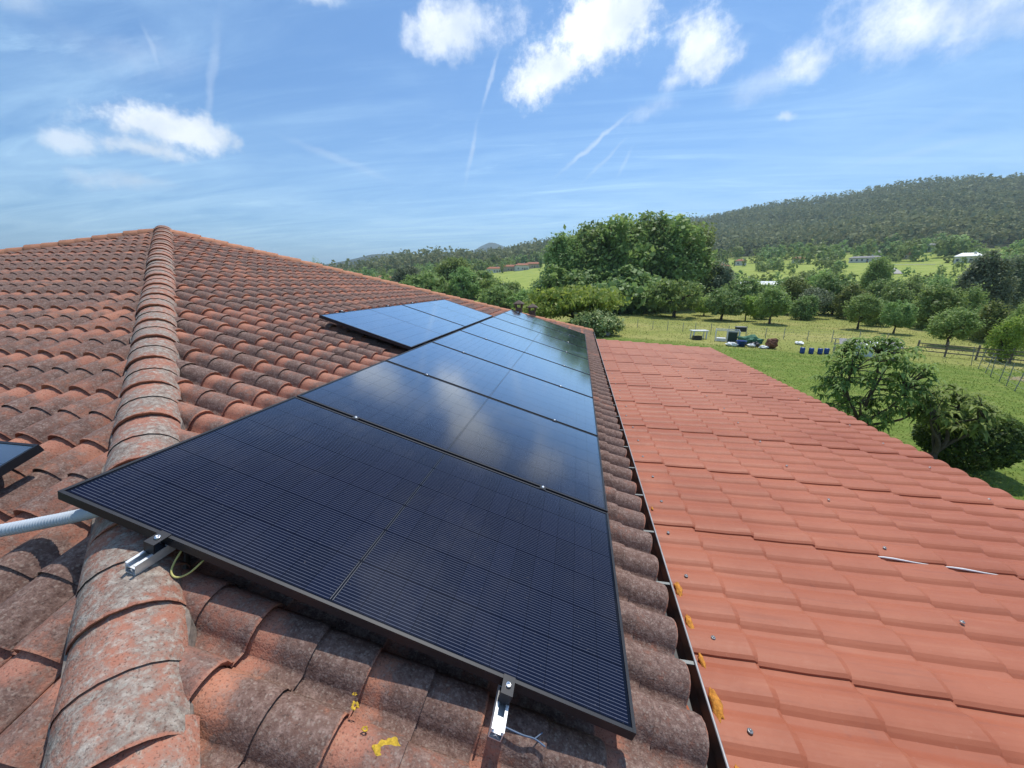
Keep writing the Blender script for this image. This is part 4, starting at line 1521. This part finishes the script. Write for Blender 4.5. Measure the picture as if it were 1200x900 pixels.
# short tufts that break up the mown lawn
nb_ = 70000
gx = g.uniform(2, 36, nb_)
gy = g.uniform(5, 38, nb_)
keep = (.42 * gx + .907 * gy < 35) & ((gx > 6.2) | (gy > 12.5))
gx, gy = gx[keep], gy[keep]
n_ = len(gx)
clump = np.sin(gx * 1.3 + 2 * np.sin(gy * .7)) * np.sin(gy * 1.1 + np.sin(gx * .6))
hh = g.uniform(.025, .06, n_) * (1 + .9 * np.clip(clump, 0, 1))
a = g.uniform(0, 6.28, n_)
bw = g.uniform(.012, .035, n_)
ln_ = g.normal(0, .04, (n_, 2))
v = np.stack([np.stack([gx - bw * np.cos(a), gy - bw * np.sin(a), np.zeros(n_)], 1), np.stack([gx + bw * np.cos(a), gy + bw * np.sin(a), np.zeros(n_)], 1), np.stack([gx + ln_[:, 0], gy + ln_[:, 1], hh], 1)], 1).reshape(-1, 3)
tag(link('lawn_grass', mesh_np('lawn_grass', v, np.arange(3 * n_).reshape(-1, 3), LAWNG, rnd=np.repeat(np.clip(g.random(n_) * .6 + .4 * (clump * .5 + .5), 0, 1), 3))), kind='stuff')


# ---- loquat trees with big drooping leaves just beyond the lean-to
def loquat(label, x, y, ctr, rad3, ntips, leafm, seed, limbs):
    g = np.random.default_rng(seed)
    o = thing('loquat_tree', label, 'tree', T(x, y, 0), 'loquat trees beside the lean-to')
    mb = MB()
    forks = []
    for lx, ly, lz in limbs:
        e_ = Vector((lx, ly, lz))
        s_ = Vector((g.normal() * .04, g.normal() * .04, .5))
        p_ = [s_ * 0.0 + Vector((g.normal() * .03, g.normal() * .03, -.1)), s_, s_.lerp(e_, .35) + Vector((g.normal() * .1, g.normal() * .1, .05)), s_.lerp(e_, .7) + Vector((g.normal() * .1, g.normal() * .1, .05)), e_]
        sp_ = spline(p_, 5)
        mb.tube(sp_, [.065 * (1 - .75 * k / len(sp_)) for k in range(len(sp_))], 7)
        forks += sp_[len(sp_) // 3:]
    d = g.normal(size=(ntips, 3))
    d /= np.linalg.norm(d, axis=1)[:, None]
    tips = np.array(ctr) + d * np.array(rad3) * (g.uniform(.35, 1, ntips) ** .45)[:, None]
    V, Q, A = [], [], []
    n0 = 0
    F = np.array([list(f) for f in forks])
    for t_ in tips:
        k = np.argmin(np.linalg.norm(F - t_, axis=1) + 0.25 * np.maximum(0, F[:, 2] - t_[2]))
        f_ = Vector(F[k])
        tv_ = Vector(t_)
        m_ = f_.lerp(tv_, .55) + Vector((0, 0, .06))
        mb.tube([f_, m_, tv_], [.017, .011, .006], 5, cap=False)
        ax = (tv_ - m_).normalized()
        nl_ = int(g.integers(9, 15))
        tone = g.random()
        for j in range(nl_):
            a_ = j * 2.4 + g.uniform(-.3, .3)
            out_ = Vector((math.cos(a_), math.sin(a_), g.uniform(-.35, .55)))
            out_ = (out_ + ax * .35).normalized()
            L = g.uniform(.15, .27)
            wd_ = L * g.uniform(.15, .20)
            base_ = tv_ - ax * (.02 * j * .6)
            side = out_.cross(Vector((0, 0, 1)))
            side = side.normalized() if side.length > .05 else Vector((1, 0, 0))
            nrm = side.cross(out_)
            droop = g.uniform(.25, .65)
            p1 = base_ + out_ * L * .5 + nrm * .01
            p2 = base_ + out_ * L * .95 - Vector((0, 0, L * droop))
            ctr_ = p1 - nrm * (.18 * wd_)
            vs_ = [base_, p1 + side * wd_ + nrm * .012, ctr_, p1 - side * wd_ + nrm * .012, p2]
            V += [tuple(q_) for q_ in vs_]
            Q += [(n0, n0 + 1, n0 + 2), (n0, n0 + 2, n0 + 3), (n0 + 1, n0 + 4, n0 + 2), (n0 + 2, n0 + 4, n0 + 3)]
            A += [min(1, max(0, tone * .45 + g.random() * .55))] * 5
            n0 += 5
    mb.build('trunk', BARK, o)
    link('crown', mesh_np('crown', np.array(V), np.array(Q), leafm, rnd=np.array(A)), o)
    return o


loquat('loquat tree with large drooping leaves just beyond the red roof edge', 9.95, 10.75, (0, 0, 2.30), (1.28, 1.28, 1.32), 235, L_LOQUAT, 3,
       [(-.8, -.4, 2.7), (-.4, .7, 2.9), (.3, -.7, 2.3), (.7, .5, 2.8), (1.0, -.4, 1.7), (.1, .1, 3.1), (-.6, -.7, 1.9)])
loquat('smaller loquat with bronze-tinged leaves in front of the clipped dark bush', 11.35, 10.0, (0, 0, 1.85), (.80, .80, .62), 85, L_REDDISH, 9,
       [(-.6, -.3, 1.6), (.5, .4, 2.0), (.3, -.5, 1.8), (-.3, .5, 2.2), (.6, -.3, 1.6)])

# clipped bush
g = np.random.default_rng(21)
o = thing('clipped_bush', 'dense clipped dark bush with lighter leaves on top, on the lawn', 'bush', T(12.45, 10.55, 0))
n_ = 15000
d = g.normal(size=(n_, 3))
d /= np.linalg.norm(d, axis=1)[:, None]
pt = d * np.array([1.02, 1.02, .90]) * (g.uniform(.5, 1, n_) ** .33)[:, None] + np.array([0, 0, .95])
lump = 1 + .07 * np.sin(d[:, 0] * 6) * np.sin(d[:, 1] * 7 + 1) * np.sin(d[:, 2] * 5)
pt[:, :2] *= lump[:, None]
pt = pt[pt[:, 2] > .02]
v, q = quads(pt, .040, g, .55, .3, d[:len(pt)])
fresh = np.clip((pt[:, 2] - 1.45) * 2.2, 0, .55)  # leaves shift to the lighter tone towards the top
link('crown', mesh_np('crown', v, q, leafmat('leaf_bush', (0.035, 0.070, 0.018), (0.26, 0.36, 0.05), 0.3), rnd=np.repeat(np.clip(g.random(len(pt)) * .40 + fresh, 0, 1), 4)), o)
mb = MB()
for k in range(5):
    a = k * 1.3
    mb.tube([(0.1 * math.cos(a), 0.1 * math.sin(a), -.05), (.35 * math.cos(a), .35 * math.sin(a), .6), (.7 * math.cos(a), .7 * math.sin(a), 1.1)], [.05, .035, .015], 6)
mb.build('trunk', BARK, o)

# ------------------------------------------------------------------ garden things
pm = MB()
pm.tube([(0, 0, -.25), (0, 0, .95)], [.035, .03], 7)
POST = pm.mesh('post', POSTM)
fpts = [(3.4, 46.3), (5.2, 45.4), (7.1, 44.4), (8.6, 43.5), (10.1, 42.6), (11.5, 41.9), (12.9, 41.2), (13.9, 40.4), (15.2, 39.7), (16.5, 38.8), (17.8, 38.0), (19.3, 37.5), (20.6, 37.0), (22.2, 36.3), (23.8, 35.7), (25.4, 35.0), (27.0, 34.4)]
fen = thing('field_fence', 'line of pale stakes with thin wire along the near side of the meadow', 'fence', T(fpts[0][0], fpts[0][1], 0))
FI = fen.matrix_world.inverted()
for x, y in fpts:
    link('post', POST, fen, FI @ T(x, y, 0) @ Matrix.Rotation(rng.uniform(-.06, .06), 4, 'X') @ Matrix.Diagonal((1, 1, rng.uniform(.85, 1.1), 1)))
for z in (.35, .62, .86):
    mb = MB()
    mb.tube([FI @ Vector((x, y, z)) for x, y in fpts], .006, 4)
    mb.build('wire', WIREM, fen)

# rail fence by the orchard tree
a0, a1 = Vector((26.2, 30.4, 0)), Vector((31.2, 25.6, 0))
dr = (a1 - a0).normalized()
Lf = (a1 - a0).length
rf = thing('rail_fence', 'dark weathered wooden rail fence on the right below the orchard tree', 'fence', basis(a0, dr, Vector((-dr.y, dr.x, 0)), Vector((0, 0, 1))))
for k in range(6):
    mb = MB()
    mb.box(k * Lf / 5 - .05, k * Lf / 5 + .05, -.05, .05, -.3, 1.0)
    mb.build('post', WOOD, rf)
for z in (.28, .55, .80):
    mb = MB()
    for k in range(5):
        mb.box(k * Lf / 5 - .04, (k + 1) * Lf / 5 + .04, -.085, -.052, z - .035 + rng.uniform(-.015, .015), z + .035)
    mb.build('rail', WOOD, rf)

wpts = [(26.4, 26.6), (25.7, 25.4), (25.0, 24.2), (24.3, 23.1), (23.7, 22.0), (23.1, 21.0), (22.5, 20.0), (21.9, 18.9)]
wf = thing('wire_fence', 'thin grey wire fence with slim leaning posts beside the dry patch on the right', 'fence', T(wpts[0][0], wpts[0][1], 0))
WI = wf.matrix_world.inverted()
for x, y in wpts:
    mb = MB()
    mb.tube([(0, 0, -.2), (rng.uniform(-.12, .12), rng.uniform(-.12, .12), 1.15)], .020, 6)
    mb.build('post', WIREM, wf, WI @ T(x, y, 0))
for z in (.3, .6, .9):
    mb = MB()
    mb.tube([WI @ Vector((x, y, z)) for x, y in wpts], .006, 4)
    mb.build('wire', WIREM, wf)
mb = MB()
mbp = [(math.cos(a) * rng.uniform(.75, 1.1), math.sin(a) * rng.uniform(.75, 1.1)) for a in np.linspace(0, 6.28, 25)[:-1]]
mb.add([(x * 1.7, y * 1.0, .006) for x, y in mbp], [tuple(range(24))])
tag(mb.build('bare_earth', simple('dry_earth', (0.26, 0.21, 0.10), .95, var=.3, scale=2.5), None, T(26.3, 22.6, 0)), kind='structure')

# blue drums
dm = MB()
dm.lathe([(0, 0), (.20, 0), (.215, .02), (.215, .16), (.225, .18), (.215, .20), (.215, .36), (.225, .38), (.215, .40), (.215, .54), (.20, .57), (.17, .575), (.16, .56), (0, .56)], 16)
DRUM = dm.mesh('drum', BLUEP)
for i, (x, y) in enumerate(((18.15, 29.25), (18.68, 29.15), (19.2, 29.05), (19.7, 29.2))):
    o = thing('blue_drum', '%s blue plastic drum from the left at the lawn edge' % ORD[i], 'drum', T(x, y, 0), 'blue drums at the lawn edge')
    link('shell', DRUM, o, Matrix.Diagonal((.72, .72, .72, 1)))
    mb = MB()
    mb.lathe([(.025, .41), (.025, .43), (.0, .432)], 8, T(.07, 0, 0))
    mb.build('bung', DARKP, o)
# white garden table with a black crate under it
o = thing('garden_table', 'white slab table beyond the far edge of the red roof', 'table', T(12.9, 35.8, 0, .2))
mb = MB(); mb.box(-.75, .75, -.35, .35, .70, .78); mb.build('table_top', WHITE, o)
for sx_ in (-.6, .6):
    for sy_ in (-.26, .26):
        mb = MB(); mb.box(sx_ - .04, sx_ + .04, sy_ - .04, sy_ + .04, 0, .699); mb.build('leg', WHITE, o)
o = thing('black_crate', 'black crate below the white slab table', 'crate', T(12.55, 35.0, 0, .1))
mb = MB(); mb.box(-.35, .35, -.22, .22, 0, .04); mb.build('bottom', DARKP, o)
for a_, b_, c_, d_ in ((-.35, .35, -.22, -.19), (-.35, .35, .19, .22), (-.35, -.32, -.189, .189), (.32, .35, -.189, .189)):
    mb = MB(); mb.box(a_, b_, c_, d_, .041, .36); mb.build('side', DARKP, o)
# wire hutch with dark cover
o = thing('wire_hutch', 'pale framed wire hutch with a dark green cover beyond the lawn', 'hutch', T(14.9, 34.6, 0, -.3))
for sx_ in (-.9, 0, .9):
    for sy_ in (-.5, .5):
        mb = MB(); mb.box(sx_ - .03, sx_ + .03, sy_ - .03, sy_ + .03, 0, 1.0); mb.build('post', WHITE, o)
for z in (.06, .98):
    for sy_ in (-.5, .5):
        mb = MB(); mb.box(-.93, .93, sy_ - .02 + .06, sy_ + .02 + .06, z - .03, z + .03); mb.build('rail', WHITE, o)
mb = MB(); mb.box(.05, .75, -.46, .40, .05, .86); mb.build('cover', simple('dark_cover', (.02, .045, .035), .7), o)
mb = MB(); mb.box(-.8, -.1, -.45, .3, .02, .28); mb.build('tray', WHITE2, o)
o = thing('black_box', 'black box on a stake near the wire hutch', 'box', T(16.3, 35.6, 0))
mb = MB(); mb.box(-.04, .04, -.04, .04, -.1, .75); mb.build('stake', WOOD, o)
mb = MB(); mb.box(-.38, .38, -.25, .25, .751, 1.15); mb.build('body', DARKP, o)
mb = MB(); mb.box(-.42, .42, -.29, .29, 1.151, 1.19); mb.build('lid', SLATE, o)
o = thing('blue_tub', 'blue tub among white sacks at the lawn edge', 'tub', T(15.0, 31.8, 0))
mb = MB(); mb.lathe([(0, 0), (.28, 0), (.38, .45), (.41, .46), (.37, .44), (.27, .03), (0, .03)], 16); mb.build('bowl', BLUEP, o)


def sack(name, label, x, y, sx_, sy_, sz_, mat, seed, cat='sack', group=None):
    g_ = np.random.default_rng(seed)
    bm = bmesh.new()
    bmesh.ops.create_icosphere(bm, subdivisions=3, radius=1)
    ph = g_.uniform(0, 6, 3)
    for v_ in bm.verts:
        c_ = v_.co
        k = 1 + .18 * math.sin(c_.x * 4 + ph[0]) * math.sin(c_.y * 4 + ph[1]) + .1 * math.sin(c_.z * 7 + c_.x * 6 + ph[2])
        v_.co = Vector((c_.x * sx_ * k, c_.y * sy_ * k, max(-.02, (c_.z * .5 + .45) * sz_ * k)))
    me = bpy.data.meshes.new(name)
    bm.to_mesh(me)
    bm.free()
    me.materials.append(mat)
    tag(link(name, me, None, T(x, y, 0, g_.uniform(0, 6))), label, cat, group)


sack('white_sack', 'white sack left of the blue tub', 14.3, 31.75, .45, .3, .32, WHITE2, 1)
sack('white_sack', 'white sack right of the blue tub', 15.75, 31.6, .4, .3, .30, WHITE2, 2)
sack('white_sack', 'small white sack beside the brown heap at the lawn edge', 16.3, 30.95, .35, .25, .24, WHITE2, 3)
sack('brown_heap', 'rust-brown heap at the right of the garden clutter', 16.95, 31.2, .42, .4, .75, BROWN, 4, 'heap')
sack('green_netting', 'heap of green netting behind the blue tub', 16.1, 32.9, 1.25, .6, .8, GREENNET, 5, 'netting')
sack('dark_sack', 'dark sack between the green netting and the brown heap', 15.95, 31.7, .4, .3, .4, DARKP, 6)
sack('white_sack', 'white bundle lying in the weeds behind the blue drums', 18.3, 34.2, .55, .3, .32, WHITE2, 7)
sack('white_sack', 'second white bundle in the weeds, nearer the shelter', 20.2, 33.6, .45, .25, .26, WHITE2, 8)
sack('stone', 'grey stone at the foot of the flowering shrub', 4.6, 35.9, .45, .35, .5, SLATE, 12, 'stone')

# low shelter behind the loquat
o = thing('poultry_shelter', 'low wooden shelter with grey sheets and white tarpaulin behind the loquat tree', 'shelter', T(21.9, 29.0, 0, rad(-28), (0.5, 0.6, 0.55)))
for sx_ in (-3.2, -1.1, 1.1, 3.2):
    for sy_ in (-.9, .9):
        mb = MB(); mb.box(sx_ - .06, sx_ + .06, sy_ - .06, sy_ + .06, -.1, 1.35 if sy_ < 0 else 1.75); mb.build('post', POSTM, o)
for sy_, z in ((-.9, 1.40), (.9, 1.80)):
    mb = MB(); mb.box(-3.5, 3.5, sy_ - .05, sy_ + .05, z - .05, z + .05); mb.build('beam', POSTM, o)
for k, x in enumerate((-2.1, -.7, .7, 2.1, 3.0)):
    mb = MB()
    mb.add([(x - .72, -1.15, 1.42), (x + .70, -1.15, 1.43), (x + .70, 1.15, 1.90), (x - .72, 1.15, 1.89), (x - .72, -1.15, 1.40), (x + .70, -1.15, 1.41), (x + .70, 1.15, 1.88), (x - .72, 1.15, 1.87)],
           [(0, 1, 2, 3), (7, 6, 5, 4), (0, 4, 5, 1), (1, 5, 6, 2), (2, 6, 7, 3), (3, 7, 4, 0)])
    mb.build('roof_sheet', SLATE if k != 2 else WHITE2, o, Matrix.Translation((0, 0, .012 * (k % 2))))
for x0_, x1_ in ((-1.0, .9), (1.3, 3.0)):
    mb = MB()
    nn_ = 9
    vs_ = []
    for k in range(nn_ + 1):
        x = x0_ + (x1_ - x0_) * k / nn_
        vs_ += [(x, -1.0 + .05 * math.sin(k * 1.7), 1.38), (x, -1.02 + .07 * math.sin(k * 2.3), .7), (x, -1.05 + .09 * math.sin(k * 1.3), .05 + .05 * math.sin(k))]
    mb.add(vs_, [(3 * k + j, 3 * k + j + 1, 3 * k + j + 4, 3 * k + j + 3) for k in range(nn_) for j in range(2)])
    mb.build('tarpaulin', WHITE2, o)
mb = MB(); mb.box(1.7, 1.82, -1.6, -1.5, 0, 2.0, Matrix.Rotation(.5, 4, 'Y')); mb.build('prop', SLATE, o)

# ------------------------------------------------------------------ houses, greenhouse and lane across the valley
def far_house(label, th, d, rz, w, dp, h, wallm, roofm, rise=1.6, wins=3, name='farmhouse', cat='house', group='houses across the valley'):
    x, y = polar(th, d)
    o = thing(name, label, cat, T(x, y, tz(x, y) - .3, rad(rz)), group)
    mb = MB(); mb.box(-w / 2, w / 2, -dp / 2, dp / 2, -1.5, h); mb.build('wall', wallm, o)
    mb = MB()
    e = .5
    mb.add([(-w / 2 - e, -dp / 2 - e, h - .15), (w / 2 + e, -dp / 2 - e, h - .15), (w / 2 + e, dp / 2 + e, h - .15), (-w / 2 - e, dp / 2 + e, h - .15), (-w / 2 + dp * .3, 0, h + rise), (w / 2 - dp * .3, 0, h + rise),
            (-w / 2 - e, -dp / 2 - e, h + .05), (w / 2 + e, -dp / 2 - e, h + .05), (w / 2 + e, dp / 2 + e, h + .05), (-w / 2 - e, dp / 2 + e, h + .05)],
           [(6, 7, 5, 4), (7, 8, 5), (8, 9, 4, 5), (9, 6, 4), (0, 1, 7, 6), (1, 2, 8, 7), (2, 3, 9, 8), (3, 0, 6, 9), (3, 2, 1, 0)])
    rfp = mb.build('roof', roofm, o)
    mb = MB(); mb.box(w * .2 - .35, w * .2 + .35, -.35, .35, h + rise * .4, h + rise + .7); mb.build('chimney', wallm, rfp)
    for k in range(wins):
        xx = -w / 2 + w * (k + .5) / wins
        mb = MB(); mb.box(xx - .6, xx + .6, -dp / 2 - .06, -dp / 2 + .2, .9, 2.2); wn = mb.build('window', WHITE, o)
        mb = MB(); mb.box(xx - .48, xx + .48, -dp / 2 - .075, -dp / 2 - .062, 1.0, 2.1); mb.build('pane', FARPANE, wn)
    mb = MB(); mb.box(w * .5 / wins - .5, w * .5 / wins + .5, -dp / 2 - .05, -dp / 2 + .2, -.2, 2.1); mb.build('door', WOOD, o)
    return o


far_house('farmhouse with a terracotta roof right of the big grove, above a meadow', 18.2, 270, -14, 11, 8, 3.6, FARWALL, TERRA)
far_house('leftmost house of the farm cluster under the hill field', -12.4, 330, 12, 13, 8, 3.4, FARWALL, TERRA)
far_house('second house of the farm cluster, broad terracotta roof', -10.3, 335, 6, 15, 9, 3.8, FARWALL2, TERRA)
far_house('third house of the farm cluster, pale walls', -8.4, 326, 20, 11, 8, 4.2, FARWALL, TERRA)
far_house('rightmost house of the farm cluster near the dark cypress', -6.7, 340, -5, 13, 9, 3.6, FARWALL2, TERRA)
far_house('small distant house seen over the far hip of the roof', -28.2, 300, 25, 12, 8, 4, FARWALL2, TERRA)
far_house('long low house at the foot of the forested hill', 32.3, 335, -35, 15, 6, 2.8, FARWALL, SLATE, 1.2, 6)
far_house('white villa near the right edge under the forest', 39.6, 310, -42, 9, 6, 3.4, FARWALL, WHITE2, 1.8, 4)
far_house('grey-roofed house among trees high on the hill foot', 37.0, 410, -35, 8, 6, 4.5, FARWALL, SLATE, 1.6, 4)
far_house('white farm building half hidden behind the hedge trees', 34.6, 118, -32, 6, 4, 2.4, FARWALL, WHITE2, 1.0, 3)
far_house('white low building behind the dark hedge tree', 31.2, 122, -28, 5, 4, 2.0, FARWALL, WHITE2, .9, 3)
far_house('small terracotta-roofed house at the upper edge of the field right of the grove', 20.6, 335, -20, 7, 6, 3.2, FARWALL, TERRA, 1.4, 2)
far_house('small pale house under the forest edge left of the long low house', 26.4, 345, -25, 7, 5, 3.0, FARWALL, TERRA, 1.4, 2)
far_house('tiny house above the right-hand pasture', 35.6, 352, -35, 6, 5, 3.2, FARWALL2, TERRA, 1.4, 2)
far_house('pale house low on the hill between the long low house and the lane', 33.4, 372, -30, 6, 5, 3.4, FARWALL, SLATE, 1.3, 2)
# long white polytunnel-like shed
x, y = polar(23.4, 138)
o = thing('white_shed', 'long white roofed shed behind the round orchard tree', 'shed', T(x, y, tz(x, y), rad(-20)))
mb = MB(); mb.box(-6.3, 6.3, -3.5, 3.5, -.5, 2.2); mb.build('wall', FARWALL, o)
mb = MB()
pr_ = [(-4.0, 2.15), (-2.6, 3.0), (0, 3.5), (2.6, 3.0), (4.0, 2.15)]
mb.add([(s_ * 6.6, a_, b_) for s_ in (-1, 1) for a_, b_ in pr_], [(k, k + 1, 6 + k, 5 + k) for k in range(4)] + [(0, 1, 2, 3, 4), (9, 8, 7, 6, 5)])
mb.build('roof', WHITE2, o)
# lane and garden wall between the two pastures
for nm_, pts_, wd_ in (('lane', [(35.2, 238), (34.9, 255), (34.4, 280), (33.9, 305), (33.6, 330)], 1.5), ('lane', [(33.9, 306), (35.2, 304), (36.5, 302), (37.6, 300)], 1.0)):
    mb = MB()
    c_ = [Vector((*polar(a_, d_), 0)) for a_, d_ in pts_]
    c_ = spline(c_, 6)
    vs_ = []
    for i, p_ in enumerate(c_):
        t_ = (c_[min(i + 1, len(c_) - 1)] - c_[max(i - 1, 0)]).normalized()
        s_ = Vector((-t_.y, t_.x, 0)) * wd_
        for sg in (-1, 1):
            q_ = p_ + s_ * sg
            vs_.append((q_.x, q_.y, tz(q_.x, q_.y) + .25))
    mb.add(vs_, [(2 * k, 2 * k + 1, 2 * k + 3, 2 * k + 2) for k in range(len(c_) - 1)])
    tag(mb.build(nm_, LANE, None), kind='structure')
# cypress by the farm cluster
x, y = polar(-5.6, 322)
tree('cypress', 'narrow dark cypress beside the farm cluster', x, y, 9, 3.2, 'tall', L_DARK, 'trees in the valley beyond the roofs')

# ------------------------------------------------------------------ haze over the valley
HAZE, t, b = newmat('haze')
t.nodes.remove(b)
pv_ = nd(t, 'ShaderNodeVolumePrincipled', Density=0.00023, Anisotropy=0.3)
pv_.inputs['Color'].default_value = (0.70, 0.90, 1.0, 1)
out = [n for n in t.nodes if n.type == 'OUTPUT_MATERIAL'][0]
t.links.new(pv_.outputs[0], out.inputs['Volume'])
mb = MB()
mb.box(-9500, 9500, -9500, 9500, -25, 520)
tag(mb.build('haze', HAZE, None), kind='stuff')
